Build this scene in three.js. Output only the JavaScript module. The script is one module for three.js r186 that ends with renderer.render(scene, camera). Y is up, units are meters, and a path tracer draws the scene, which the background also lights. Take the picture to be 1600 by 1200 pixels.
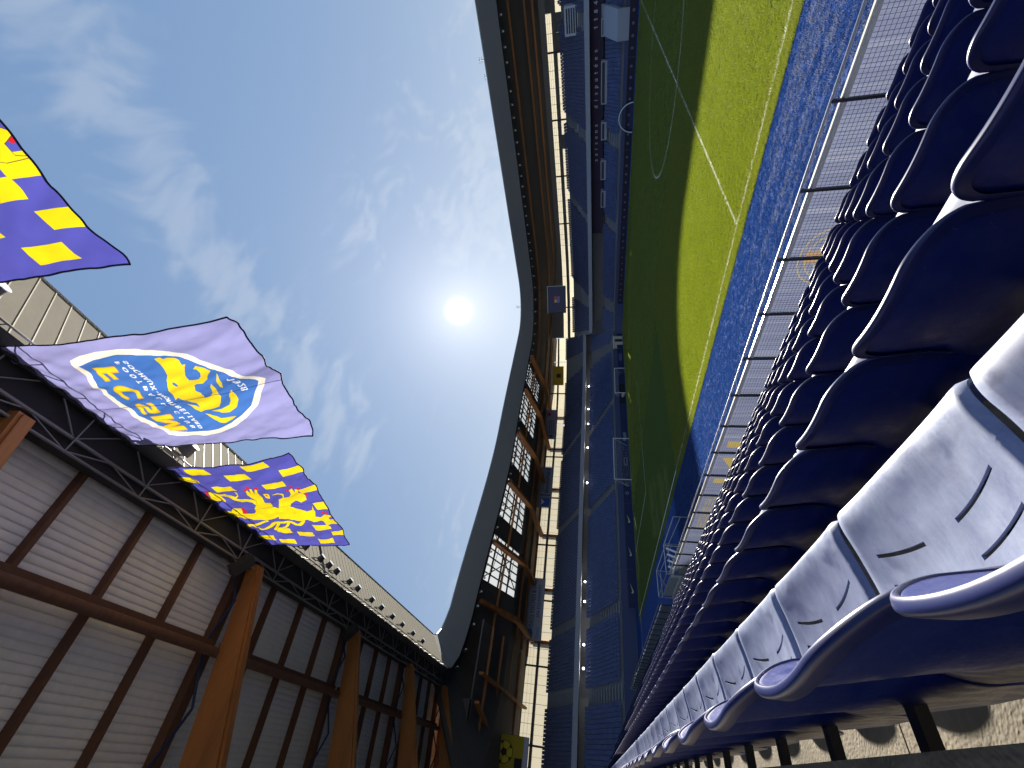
import * as THREE from 'three';
import { mergeGeometries } from 'three/addons/utils/BufferGeometryUtils.js';
import { createNoise2D, createNoise3D } from 'simplex-noise';

// ---------------------------------------------------------------- camera, sky, sun, exposure
const V = (x, y, z) => new THREE.Vector3(x, y, z);
const rad = (d) => d * Math.PI / 180;
function seeded(seed) { let s = seed | 0; return () => { s = (s + 0x6d2b79f5) | 0; let t = Math.imul(s ^ (s >>> 15), 1 | s); t = (t + Math.imul(t ^ (t >>> 7), 61 | t)) ^ t; return ((t ^ (t >>> 14)) >>> 0) / 4294967296; }; }
const rnd = seeded(7);
const noise2 = createNoise2D(seeded(11)), noise3 = createNoise3D(seeded(12));
const fbm2 = (x, y, o = 4) => { let a = 0, w = 0.5; for (let i = 0; i < o; i++) { a += w * noise2(x, y); x = x * 2.03 + 7.1; y = y * 2.03 - 3.7; w *= 0.5; } return a; };
const fbm3 = (x, y, z, o = 5) => { let a = 0, w = 0.5; for (let i = 0; i < o; i++) { a += w * noise3(x, y, z); x = x * 2.05 + 3.1; y = y * 2.05 - 1.7; z = z * 2.05 + 5.3; w *= 0.52; } return a; };
const smooth = (a, b, x) => { const t = Math.min(1, Math.max(0, (x - a) / (b - a))); return t * t * (3 - 2 * t); };
const lerp = (a, b, t) => a + (b - a) * t;

const scene = new THREE.Scene();
const EYE = 4.9;                                   // eye height above the pitch
const camera = new THREE.PerspectiveCamera(83.27, 1024 / 768, 0.05, 2000);
{ // the phone was turned on its side: the picture's upper edge points to the right of the upright view
  const p = rad(11.2), a = rad(42.2);
  const forward = V(Math.sin(a) * Math.cos(p), Math.sin(p), -Math.cos(a) * Math.cos(p));
  camera.position.set(0, EYE, 0);
  camera.up.set(Math.cos(a), 0, Math.sin(a));
  camera.lookAt(camera.position.clone().add(forward));
}
const renderer = new THREE.WebGLRenderer({ antialias: true });
renderer.toneMapping = THREE.LinearToneMapping;
const EXPOSURE = 4.0;
renderer.toneMappingExposure = EXPOSURE;
renderer.shadowMap.enabled = true;
renderer.shadowMap.type = THREE.PCFSoftShadowMap;

const SUN = V(0.752, 0.309, -0.583).normalize();
{
  const W = 2048, H = 1024, data = new Float32Array(W * H * 4), d = V(0, 0, 0);
  // veils of high cloud: directions along each band, angular half width, strength
  const bands = [
    { p: [[0.66, 0.75, 0.01], [0.68, 0.73, -0.03], [0.67, 0.73, -0.11], [0.66, 0.72, -0.21], [0.62, 0.72, -0.31], [0.60, 0.67, -0.43], [0.59, 0.63, -0.50], [0.56, 0.59, -0.58], [0.51, 0.54, -0.67], [0.46, 0.52, -0.72]], w: 0.06, k: 0.95 },
    { p: [[0.91, 0.35, -0.22], [0.84, 0.43, -0.32], [0.77, 0.49, -0.41]], w: 0.06, k: 0.42 },
    { p: [[0.86, 0.33, -0.40], [0.83, 0.29, -0.48], [0.89, 0.23, -0.38], [0.92, 0.25, -0.30]], w: 0.05, k: 0.75 },
    { p: [[0.97, 0.22, -0.10], [0.94, 0.22, -0.28], [0.85, 0.21, -0.48]], w: 0.05, k: 0.5 },
    { p: [[0.28, 0.32, -0.91], [0.40, 0.30, -0.87]], w: 0.045, k: 0.4 },
  ].map((b) => ({ ...b, p: b.p.map((q) => V(...q).normalize()) }));
  const seg = (p, a, b) => { const ab = b.clone().sub(a), t = Math.min(1, Math.max(0, p.clone().sub(a).dot(ab) / ab.lengthSq())); return p.distanceTo(a.clone().addScaledVector(ab, t)); };
  for (let j = 0; j < H; j++) {
    const el = ((j + 0.5) / H - 0.5) * Math.PI, y = Math.sin(el), c = Math.cos(el);
    for (let i = 0; i < W; i++) {
      const az = ((i + 0.5) / W - 0.5) * 2 * Math.PI;
      d.set(Math.cos(az) * c, y, Math.sin(az) * c);
      const g = Math.acos(Math.min(1, Math.max(-1, d.dot(SUN)))) * 180 / Math.PI;
      const h = Math.pow(1 - Math.max(0, y), 3.8);
      let r = lerp(0.17, 0.68, h), gg = lerp(0.31, 0.79, h), b = lerp(0.555, 0.90, h);
      const far = smooth(20, 110, g), dim = lerp(1, 0.82, far * (1 - h * 0.5));
      r *= dim; gg *= dim; b *= dim;
      const halo = 0.34 * Math.exp(-g / 20) + 0.42 * Math.exp(-g / 4.5), core = 9 * Math.exp(-g * g / 0.65);
      r += halo * 1.0 + core; gg += halo * 0.93 + core * 0.97; b += halo * 0.86 + core * 0.9;
      if (y > 0.02) {
        let m = 0.06;
        if (d.x > -0.2) for (const q of bands) { let best = 9; for (let k = 0; k + 1 < q.p.length; k++) best = Math.min(best, seg(d, q.p[k], q.p[k + 1])); m += q.k * Math.exp(-best * best / (q.w * q.w)); }
        else m = 0.35;
        const px = d.x / (y + 0.25), pz = d.z / (y + 0.25), wx = fbm2(px * 1.3 + 5, pz * 1.3, 3), wz = fbm2(px * 1.3 - 9, pz * 1.3 + 4, 3);
        const veil = fbm2(px * 2.6 + wx * 1.1, pz * 6.5 + wz * 0.8, 6), puff = fbm2(px * 10 + wx * 2, pz * 19 + wz * 1.6, 5);
        let cl = smooth(-0.15, 0.75, veil * 0.8 + puff * 0.45 + (m - 0.45) * 0.75) * smooth(0.05, 0.55, m + 0.12);
        cl *= 0.33;
        const lit = 1 + 0.55 * Math.exp(-g / 14);
        r = lerp(r, Math.max(r, 0.62 * lit), cl); gg = lerp(gg, Math.max(gg, 0.68 * lit), cl); b = lerp(b, Math.max(b, 0.76 * lit), cl);
      }
      if (y < 0) { const t = smooth(0, -0.15, y); r = lerp(r, 0.16, t); gg = lerp(gg, 0.17, t); b = lerp(b, 0.17, t); }
      const o = (j * W + i) * 4;
      data[o] = r / EXPOSURE; data[o + 1] = gg / EXPOSURE; data[o + 2] = b / EXPOSURE; data[o + 3] = 1;
    }
  }
  const sky = new THREE.DataTexture(data, W, H, THREE.RGBAFormat, THREE.FloatType);
  sky.mapping = THREE.EquirectangularReflectionMapping; sky.magFilter = THREE.LinearFilter; sky.minFilter = THREE.LinearFilter; sky.needsUpdate = true;
  scene.background = sky; scene.environment = sky;
}
const sun = new THREE.DirectionalLight(new THREE.Color(1, 0.93, 0.82), 4.6);
sun.position.copy(SUN).multiplyScalar(160).add(V(30, 0, -20)); sun.target.position.set(30, 0, -20);
sun.castShadow = true; sun.shadow.mapSize.set(4096, 4096); sun.shadow.bias = -0.0005;
Object.assign(sun.shadow.camera, { left: -110, right: 110, top: 90, bottom: -90, near: 1, far: 400 });
scene.add(sun, sun.target);

// ---------------------------------------------------------------- helpers
const taken = new Map();
const numbered = (n) => { const k = taken.get(n) ?? 0; taken.set(n, k + 1); return k ? n + '_' + String(k).padStart(3, '0') : n; };
function tag(o, label, category, group, kind) { o.userData.label = label; o.userData.category = category; if (group) o.userData.group = group; if (kind) o.userData.kind = kind; return o; }
function part(name, geo, mat, parent) { const m = new THREE.Mesh(geo, mat); m.name = name; m.castShadow = m.receiveShadow = true; parent.add(m); return m; }
function single(name, geo, mat, label, category, group, kind) { const m = new THREE.Mesh(geo, mat); m.name = numbered(name); m.castShadow = m.receiveShadow = true; scene.add(m); return tag(m, label, category, group, kind); }
function thing(name, label, category, pos = [0, 0, 0], turn = 0, group) { const o = new THREE.Group(); o.name = numbered(name); o.position.set(...pos); o.rotation.y = turn; scene.add(o); return tag(o, label, category, group); }
function struct(name, geo, mat) { const m = new THREE.Mesh(geo, mat); m.name = numbered(name); m.receiveShadow = m.castShadow = true; m.userData.kind = 'structure'; scene.add(m); return m; }
function box(x0, x1, y0, y1, z0, z1) { const g = new THREE.BoxGeometry(Math.abs(x1 - x0), Math.abs(y1 - y0), Math.abs(z1 - z0)); g.translate((x0 + x1) / 2, (y0 + y1) / 2, (z0 + z1) / 2); return metreUV(g); }
function metreUV(g) { // box projection, one unit of uv per metre
  if (g.index) g = g.toNonIndexed();
  const p = g.attributes.position, uv = new Float32Array(p.count * 2), a = V(0, 0, 0), b = V(0, 0, 0), c = V(0, 0, 0);
  for (let i = 0; i < p.count; i += 3) {
    a.fromBufferAttribute(p, i); b.fromBufferAttribute(p, i + 1).sub(a); c.fromBufferAttribute(p, i + 2).sub(a); b.cross(c);
    const nx = Math.abs(b.x), ny = Math.abs(b.y), nz = Math.abs(b.z);
    for (let k = i; k < i + 3; k++) {
      const x = p.getX(k), y = p.getY(k), z = p.getZ(k);
      const q = ny >= nx && ny >= nz ? [x, z] : nx >= nz ? [z, y] : [x, y];
      uv[k * 2] = q[0]; uv[k * 2 + 1] = q[1];
    }
  }
  g.setAttribute('uv', new THREE.BufferAttribute(uv, 2));
  return g;
}
const clean = (g) => { const n = g.index ? g.toNonIndexed() : g; for (const k of Object.keys(n.attributes)) if (!['position', 'normal', 'uv'].includes(k)) n.deleteAttribute(k); if (!n.attributes.normal) n.computeVertexNormals(); if (!n.attributes.uv) n.setAttribute('uv', new THREE.BufferAttribute(new Float32Array(n.attributes.position.count * 2), 2)); return n; };
const merge = (list) => mergeGeometries(list.map(clean));
function bar(a, b, r, seg = 6) { const d = b.clone().sub(a), g = new THREE.CylinderGeometry(r, r, d.length(), seg); g.applyQuaternion(new THREE.Quaternion().setFromUnitVectors(V(0, 1, 0), d.clone().normalize())); g.translate((a.x + b.x) / 2, (a.y + b.y) / 2, (a.z + b.z) / 2); return g; }
function beam(a, b, w, h, up = V(0, 1, 0)) { // square bar from a to b, w across, h along up
  const d = b.clone().sub(a), L = d.length(), f = d.normalize(), s = f.clone().cross(up).normalize(), u = s.clone().cross(f), g = new THREE.BoxGeometry(L, h, w);
  g.applyMatrix4(new THREE.Matrix4().makeBasis(f, u, s)); g.translate((a.x + b.x) / 2, (a.y + b.y) / 2, (a.z + b.z) / 2); return metreUV(g);
}
function prism(pts, axis, t0, t1) { // polygon in a plane, extruded along an axis: 'z' -> pts are (x, y), 'x' -> pts are (z, y)
  const s = new THREE.Shape(pts.map((p) => new THREE.Vector2(p[0], p[1]))), g = new THREE.ExtrudeGeometry(s, { depth: t1 - t0, bevelEnabled: false, steps: 1 });
  g.translate(0, 0, t0);
  if (axis === 'x') g.applyMatrix4(new THREE.Matrix4().set(0, 0, 1, 0, 0, 1, 0, 0, 1, 0, 0, 0, 0, 0, 0, 1));
  if (axis === 'x') { const ix = g.index; if (ix) for (let i = 0; i < ix.count; i += 3) { const t = ix.getX(i); ix.setX(i, ix.getX(i + 1)); ix.setX(i + 1, t); } else { const p = g.attributes.position; for (let i = 0; i < p.count; i += 3) for (let k = 0; k < 3; k++) { const t = p.array[i * 3 + k]; p.array[i * 3 + k] = p.array[i * 3 + 3 + k]; p.array[i * 3 + 3 + k] = t; } } g.computeVertexNormals(); }
  return metreUV(g);
}
function grid(nu, nv, f) { // surface f(u, v) -> [x, y, z]
  const pos = [], uv = [], idx = [];
  for (let j = 0; j <= nv; j++) for (let i = 0; i <= nu; i++) { pos.push(...f(i / nu, j / nv)); uv.push(i / nu, 1 - j / nv); }
  for (let j = 0; j < nv; j++) for (let i = 0; i < nu; i++) { const a = j * (nu + 1) + i, b = a + 1, c = a + nu + 1, e = c + 1; idx.push(a, c, b, b, c, e); }
  const g = new THREE.BufferGeometry(); g.setAttribute('position', new THREE.Float32BufferAttribute(pos, 3)); g.setAttribute('uv', new THREE.Float32BufferAttribute(uv, 2)); g.setIndex(idx); g.computeVertexNormals(); return g;
}
function slab(nu, nv, th, f, n) { // the same surface with a thickness th along n
  const a = grid(nu, nv, f), b = grid(nu, nv, (u, v) => { const p = f(u, v); return [p[0] + n[0] * th, p[1] + n[1] * th, p[2] + n[2] * th]; });
  const edge = (fu) => { const pos = [], idx = [], uv = [], N = 24; for (let i = 0; i <= N; i++) { const p = fu(i / N); pos.push(...p, p[0] + n[0] * th, p[1] + n[1] * th, p[2] + n[2] * th); uv.push(i / N, 0, i / N, 1); if (i < N) { const k = i * 2; idx.push(k, k + 1, k + 2, k + 1, k + 3, k + 2); } } const g = new THREE.BufferGeometry(); g.setAttribute('position', new THREE.Float32BufferAttribute(pos, 3)); g.setAttribute('uv', new THREE.Float32BufferAttribute(uv, 2)); g.setIndex(idx); g.computeVertexNormals(); return g; };
  return merge([a, b, edge((t) => f(t, 0)), edge((t) => f(t, 1)), edge((t) => f(0, t)), edge((t) => f(1, t))]);
}
function canvas(w, h, draw) { const c = document.createElement('canvas'); c.width = w; c.height = h; draw(c.getContext('2d'), w, h); const t = new THREE.CanvasTexture(c); t.colorSpace = THREE.SRGBColorSpace; t.anisotropy = 8; return t; }
function dataTex(w, h, f, srgb, rep) { const d = new Uint8Array(w * h * 4); for (let j = 0; j < h; j++) for (let i = 0; i < w; i++) { const c = f(i / w, j / h), o = (j * w + i) * 4; d[o] = c[0]; d[o + 1] = c[1]; d[o + 2] = c[2]; d[o + 3] = 255; } const t = new THREE.DataTexture(d, w, h); t.wrapS = t.wrapT = THREE.RepeatWrapping; t.magFilter = THREE.LinearFilter; t.minFilter = THREE.LinearMipmapLinearFilter; t.generateMipmaps = true; if (srgb) t.colorSpace = THREE.SRGBColorSpace; if (rep) t.repeat.set(...rep); t.needsUpdate = true; return t; }
const tile = (u, v, k, o = 4) => { // noise that wraps round the tile
  const a = u * 2 * Math.PI, b = v * 2 * Math.PI, R = k / (2 * Math.PI); return fbm3(Math.cos(a) * R + 3, Math.sin(a) * R + Math.cos(b) * R, Math.sin(b) * R - 2, o); };
const toS = (x) => Math.round(255 * (x <= 0.0031308 ? 12.92 * x : 1.055 * Math.pow(x, 1 / 2.4) - 0.055));
const srgb3 = (r, g, b) => [toS(Math.min(1, Math.max(0, r))), toS(Math.min(1, Math.max(0, g))), toS(Math.min(1, Math.max(0, b)))];
function mottled(r, g, b, amount, k = 6, w = 256) { return dataTex(w, w, (u, v) => { const n = 1 + amount * (tile(u, v, k) + 0.5 * tile(v, u, k * 5, 3)); return srgb3(r * n, g * n, b * n); }, true); }
const std = (r, g, b, rough = 0.8, metal = 0, extra = {}) => new THREE.MeshStandardMaterial({ color: new THREE.Color().setRGB(r, g, b), roughness: rough, metalness: metal, ...extra });
const phys = (r, g, b, rough, extra = {}) => new THREE.MeshPhysicalMaterial({ color: new THREE.Color().setRGB(r, g, b), roughness: rough, ...extra });

// ---------------------------------------------------------------- materials
const rep = (t, u, v) => { const c = t.clone(); c.repeat.set(u, v); c.needsUpdate = true; return c; };
const concreteTex = mottled(0.16, 0.137, 0.10, 0.42, 7, 512);
const concreteBump = dataTex(256, 256, (u, v) => { const n = 128 + 70 * tile(u, v, 40, 4); return [n, n, n]; });
const woodTex = dataTex(512, 512, (u, v) => { const g = tile(u * 1, v, 3, 3), s = fbm2(v * 90 + g * 3, u * 5, 4), lam = Math.floor(v * 12), k = 1 + 0.28 * s + 0.16 * Math.sin(lam * 12.9898) + 0.1 * g - (v * 12 % 1 < 0.05 ? 0.3 : 0); return srgb3(0.40 * k, 0.155 * k, 0.038 * k); }, true, [0.2, 0.55]);
const darkWoodTex = dataTex(256, 256, (u, v) => { const s = fbm2(v * 60, u * 5, 4), k = 1 + 0.35 * s; return srgb3(0.14 * k, 0.062 * k, 0.033 * k); }, true, [0.3, 0.8]);
const M = {
  concrete: std(1, 1, 1, 0.92, 0, { map: rep(concreteTex, 0.45, 0.45), bumpMap: rep(concreteBump, 1.4, 1.4), bumpScale: 0.006 }),
  concreteGrey: std(0.26, 0.27, 0.30, 0.9, 0, { bumpMap: concreteBump, bumpScale: 0.004 }),
  asphalt: std(0.06, 0.06, 0.065, 0.95),
  sheet: std(1, 1, 1, 0.55, 0, { map: rep(mottled(0.89, 0.855, 0.78, 0.06, 5), 0.12, 0.4) }),
  fascia: phys(1, 1, 1, 0.95, { specularIntensity: 0.15, map: rep(mottled(0.24, 0.228, 0.192, 0.08, 5), 0.15, 0.3) }),
  fasciaGrey: std(0.46, 0.455, 0.47, 0.6),
  seam: std(0.5, 0.47, 0.38, 0.4),
  glulam: std(1, 1, 1, 0.6, 0, { map: woodTex }),
  darkWood: std(1, 1, 1, 0.75, 0, { map: darkWoodTex }),
  steel: std(0.24, 0.235, 0.23, 0.5, 0.5),
  darkSteel: std(0.045, 0.045, 0.05, 0.55, 0.3),
  galva: std(0.42, 0.43, 0.44, 0.38, 0.8),
  cream: std(0.74, 0.70, 0.58, 0.28, 0.2),
  blueSteel: std(0.02, 0.04, 0.11, 0.45, 0.3),
  blackDeck: std(0.03, 0.028, 0.028, 0.8),
  darkRoof: std(0.14, 0.125, 0.115, 0.8),
  roofTop: std(0.33, 0.33, 0.34, 0.6),
  white: std(0.78, 0.78, 0.78, 0.5),
  lampGlass: std(0.8, 0.82, 0.85, 0.15, 0.1),
  translucent: phys(0.5, 0.465, 0.36, 0.95, { transmission: 0.42, thickness: 0 }),
  skylight: phys(0.6, 0.63, 0.64, 0.9, { transmission: 0.45, thickness: 0 }),
  glass: phys(0.6, 0.65, 0.7, 0.05, { transmission: 0.9, thickness: 0 }),
};
// ---------------------------------------------------------------- ground, pitch, blue turf, markings
const PITCH = { near: 15.4, far: 68.4, half: -8.55, goal: -58, cx: 41.9 };
{
  const g = new THREE.PlaneGeometry(900, 900); g.rotateX(-Math.PI / 2); g.translate(0, -0.03, 0);
  struct('ground', g, M.asphalt);
  const flat = (x0, x1, z0, z1, y) => { const q = new THREE.PlaneGeometry(x1 - x0, z1 - z0); q.rotateX(-Math.PI / 2); q.translate((x0 + x1) / 2, y, (z0 + z1) / 2); return metreUV(q); };
  const grassTex = dataTex(512, 512, (u, v) => { const n = tile(u, v, 60, 4), k = tile(u, v, 6, 3), m = 1 + 0.55 * n + 0.22 * k; return srgb3(0.050 * m, 0.080 * m, 0.013 * m); }, true, [0.25, 0.25]);
  const blueTex = dataTex(512, 512, (u, v) => { const n = tile(u, v, 70, 4), k = tile(u, v, 5, 3), m = 1 + 0.45 * n + 0.15 * k; return srgb3(0.012 * m, 0.050 * m, 0.20 * m); }, true, [0.5, 0.5]);
  struct('pitch', flat(14.66, 69.2, -59.4, 48, 0), phys(1, 1, 1, 1, { map: grassTex, specularIntensity: 0.15 }));
  struct('blue_turf_strip', flat(8.02, 14.66, -62.6, 40, -0.004), phys(1, 1, 1, 1, { map: blueTex, specularIntensity: 0.2 }));
  struct('blue_turf_strip', flat(14.66, 72, -63, -59.4, -0.004), phys(1, 1, 1, 1, { map: blueTex, specularIntensity: 0.2 }));
  struct('blue_turf_strip', flat(69.2, 72, -59.4, 48, -0.004), phys(1, 1, 1, 1, { map: blueTex, specularIntensity: 0.2 }));
  struct('walkway', flat(7.0, 8.02, -62.6, 40, -0.006), M.concrete);
  // painted lines
  const paint = std(0.62, 0.64, 0.58, 0.9), w = 0.05, ring = (r, a0, a1, cx, cz) => { const q = new THREE.RingGeometry(r - w, r + w, 96, 1, a0, a1 - a0); q.rotateX(-Math.PI / 2); q.translate(cx, 0.006, cz); return q; };
  const line = (x0, x1, z0, z1) => flat(Math.min(x0, x1), Math.max(x0, x1), Math.min(z0, z1), Math.max(z0, z1), 0.006);
  const P = PITCH;
  struct('touchline_marking', line(P.near - w, P.near + w, P.goal - w, 44), paint);
  struct('touchline_marking', line(P.far - w, P.far + w, P.goal - w, 44), paint);
  struct('halfway_marking', line(P.near + w, P.far - w, P.half - w, P.half + w), paint);
  struct('goal_line_marking', line(P.near + w, P.far - w, P.goal - w, P.goal + w), paint);
  struct('centre_circle_marking', ring(8.7, 0, 2 * Math.PI, P.cx, P.half), paint);
  struct('penalty_area_marking', merge([line(P.cx - 19, P.cx - 19 + 2 * w, P.goal + w, P.goal + 16), line(P.cx + 19 - 2 * w, P.cx + 19, P.goal + w, P.goal + 16), line(P.cx - 19, P.cx + 19, P.goal + 16, P.goal + 16 + 2 * w)]), paint);
  struct('goal_area_marking', merge([line(P.cx - 8.5, P.cx - 8.5 + 2 * w, P.goal + w, P.goal + 5.5), line(P.cx + 8.5 - 2 * w, P.cx + 8.5, P.goal + w, P.goal + 5.5), line(P.cx - 8.5, P.cx + 8.5, P.goal + 5.5, P.goal + 5.5 + 2 * w)]), paint);
  struct('penalty_arc_marking', ring(9.15, -Math.PI / 2 - 0.92, -Math.PI / 2 + 0.92, P.cx, P.goal + 11), paint);

  // blades of grass on the stretch of the pitch that is close enough to show them
  const tuft = (n, hgt, spread, wid, seed) => { const r = seeded(seed), pos = [], uv = []; for (let k = 0; k < n; k++) { const a = r() * 6.283, d = Math.sqrt(r()) * spread, x = Math.cos(a) * d, z = Math.sin(a) * d, t = r() * 6.283, h = hgt * (0.6 + 0.6 * r()), lx = (r() - 0.5) * h * 0.9, lz = (r() - 0.5) * h * 0.9, cx = Math.cos(t) * wid, cz = Math.sin(t) * wid; pos.push(x - cx, 0, z - cz, x + cx, 0, z + cz, x + lx, h, z + lz); uv.push(0, 0, 1, 0, 0.5, 1); } const g = new THREE.BufferGeometry(); g.setAttribute('position', new THREE.Float32BufferAttribute(pos, 3)); g.setAttribute('uv', new THREE.Float32BufferAttribute(uv, 2)); g.computeVertexNormals(); return g; };
  const bladeMat = phys(1, 1, 1, 0.75, { transmission: 0.58, thickness: 0, side: THREE.DoubleSide });
  const m4 = new THREE.Matrix4(), q = new THREE.Quaternion(), up = V(0, 1, 0), col = new THREE.Color();
  const onLine = (x, z) => { if (Math.abs(x - P.near) < 0.03 || (x > P.near && Math.abs(z - P.half) < 0.03)) return true; const r = Math.hypot(x - P.cx, z - P.half); return Math.abs(r - 8.7) < w; };
  const field = (name, label, cat, geo, x0, x1, z0, z1, count, colour, bias = 1) => {
    const im = new THREE.InstancedMesh(geo, bladeMat, count), r = seeded(count); im.name = name; im.castShadow = im.receiveShadow = true;
    for (let i = 0; i < count; i++) { const x = lerp(x0, x1, Math.pow(r(), bias)), z = lerp(z0, z1, r()), s = 0.75 + 0.5 * r(); q.setFromAxisAngle(up, r() * 6.283); m4.compose(V(x, 0, z), q, V(s, s * (0.8 + 0.4 * r()), s)); im.setMatrixAt(i, m4); colour(col, x, z, r); im.setColorAt(i, col); }
    scene.add(im); tag(im, label, cat, null, 'stuff');
  };
  field('grass_blades', 'short mown grass blades on the sunlit side of the pitch', 'grass', tuft(11, 0.04, 0.075, 0.006, 3), 14.68, 33, -25, 1.5, 190000, (c, x, z, r) => {
    if (onLine(x, z)) { c.setRGB(0.62, 0.64, 0.55); return; }
    const n = fbm2(x * 0.5, z * 0.5, 4), f = fbm2(x * 5, z * 5, 3), edge = x < 15.9 ? 0.35 * (r() < 0.5 ? 1 : 0.2) : 0, k = 1 + 0.10 * n + 0.10 * f + 0.3 * (r() - 0.5);
    c.setRGB(lerp(0.215, 0.30, edge) * k, lerp(0.265, 0.29, edge) * k, lerp(0.012, 0.05, edge) * k);
  }, 1.3);
  field('grass_blades_far', 'short mown grass blades on the shaded far side of the pitch', 'grass', tuft(9, 0.045, 0.16, 0.011, 8), 29, 69.1, -59.3, 1.5, 170000, (c, x, z, r) => {
    const r0 = Math.hypot(x - P.cx, z - P.half), white = Math.abs(r0 - 8.7) < w || Math.abs(z - P.half) < w || Math.abs(z - P.goal) < w || Math.abs(x - P.far) < w; if (white) { c.setRGB(0.6, 0.62, 0.55); return; }
    const k = 1 + 0.12 * fbm2(x * 0.4, z * 0.4, 3) + 0.3 * (r() - 0.5); c.setRGB(0.215 * k, 0.265 * k, 0.012 * k); }, 0.85);
  const sandGlare = (x, z) => { // sandy streaks lie along the strip; extra pallor towards the stand middle is painted glare
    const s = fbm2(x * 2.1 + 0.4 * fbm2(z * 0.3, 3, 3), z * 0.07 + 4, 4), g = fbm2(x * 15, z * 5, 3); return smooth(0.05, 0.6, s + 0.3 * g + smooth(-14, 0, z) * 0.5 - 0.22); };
  field('blue_turf_fibres', 'blue artificial turf fibres with pale sandy streaks and painted glare', 'artificial turf', tuft(11, 0.022, 0.07, 0.006, 5), 8.04, 14.66, -27, 1.5, 90000, (c, x, z, r) => {
    const s = r() < sandGlare(x, z) * 0.6 ? 1 : 0, k = 1 + 0.25 * (r() - 0.5) + 0.12 * fbm2(x * 3, z * 0.6, 3);
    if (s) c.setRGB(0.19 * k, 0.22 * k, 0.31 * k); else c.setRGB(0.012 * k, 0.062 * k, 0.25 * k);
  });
}
// ---------------------------------------------------------------- the terrace we sit on and its seats
const ROWS = 8, ROW_X = (i) => 0.191 + 0.872 * i;
const ROW_TOP = [4.604, 4.149, 3.709, 3.289, 2.869, 2.454, 2.044, 1.634];
const BACK = 0.74;                                        // seat back above its step
const STAND_END = -57;
{
  const t = thing('concrete_terrace', 'stepped bare concrete terrace carrying the rows of blue seats beside the wooden roof beams', 'terrace');
  const edge = (i) => 0.12 + 0.872 * i;
  const joints = [];
  for (let z = 4; z > STAND_END; z -= 6.1) joints.push([Math.max(STAND_END, z - 6.09), z]);
  for (let i = -3; i < ROWS; i++) {
    const y = i < 0 ? ROW_TOP[0] - BACK + 0.46 * -i : ROW_TOP[i] - BACK, x1 = i === ROWS - 1 ? 7.0 : edge(i + 1);
    for (const [a, b] of joints) part('step', box(edge(i), x1 - 0.002, y - 0.9, y, a, b), M.concrete, t);
  }
}
// one seat: a concave backrest with a rolled rim and a dished pan with drain slots; x forward, y up from the step, z across
const spline = (P, t) => { const f = t * (P.length - 1), k = Math.min(P.length - 2, Math.floor(f)), u = f - k, g = (i) => P[Math.min(P.length - 1, Math.max(0, i))], cr = (c) => { const p0 = g(k - 1)[c], p1 = g(k)[c], p2 = g(k + 1)[c], p3 = g(k + 2)[c]; return 0.5 * (2 * p1 + (p2 - p0) * u + (2 * p0 - 5 * p1 + 4 * p2 - p3) * u * u + (3 * p1 - p0 - 3 * p2 + p3) * u * u * u); }; return [cr(0), cr(1)]; };
const corner = (a, from) => a > from ? 1 - Math.sqrt(Math.max(0, 1 - (0.985 * (a - from) / (1 - from)) ** 2)) : 0;
function backSurface(s, t) {
  const a = Math.abs(s), yT = 0.765 - 0.012 * s * s - 0.12 * corner(a, 0.46), yB = 0.12 + 0.13 * corner(a, 0.3), y = lerp(yB, yT, t);
  const x = spline([[0.075, 0], [0.064, 0], [0.05, 0], [0.034, 0], [0.02, 0], [0.005, 0], [-0.012, 0], [-0.029, 0], [-0.046, 0]], Math.min(1, Math.max(0, (y - 0.12) / 0.645)))[0];
  return V(x + 0.062 * s * s * smooth(0.3, 0.52, y), y, s * (lerp(0.175, 0.2475, smooth(0.1, 0.29, y)) - 0.013 * smooth(0.5, 0.7, y)));
}
function panSurface(s, t) {
  const a = Math.abs(s), [x, y] = spline([[0.358, 0.418], [0.37, 0.444], [0.36, 0.468], [0.325, 0.475], [0.26, 0.462], [0.18, 0.449], [0.10, 0.446], [0.05, 0.458], [0.014, 0.49]], t);
  return V(x - 0.012 * a * a * smooth(0.35, 0, t) + 0.062 * s * s * smooth(0.6, 0.97, t), y - 0.011 * (1 - s * s) * smooth(0.2, 0.45, t) - 0.014 * smooth(0.93, 1, a) + 0.008 * a * a * a, s * lerp(0.2425, 0.222, smooth(0.7, 1, t)));
}
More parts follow.
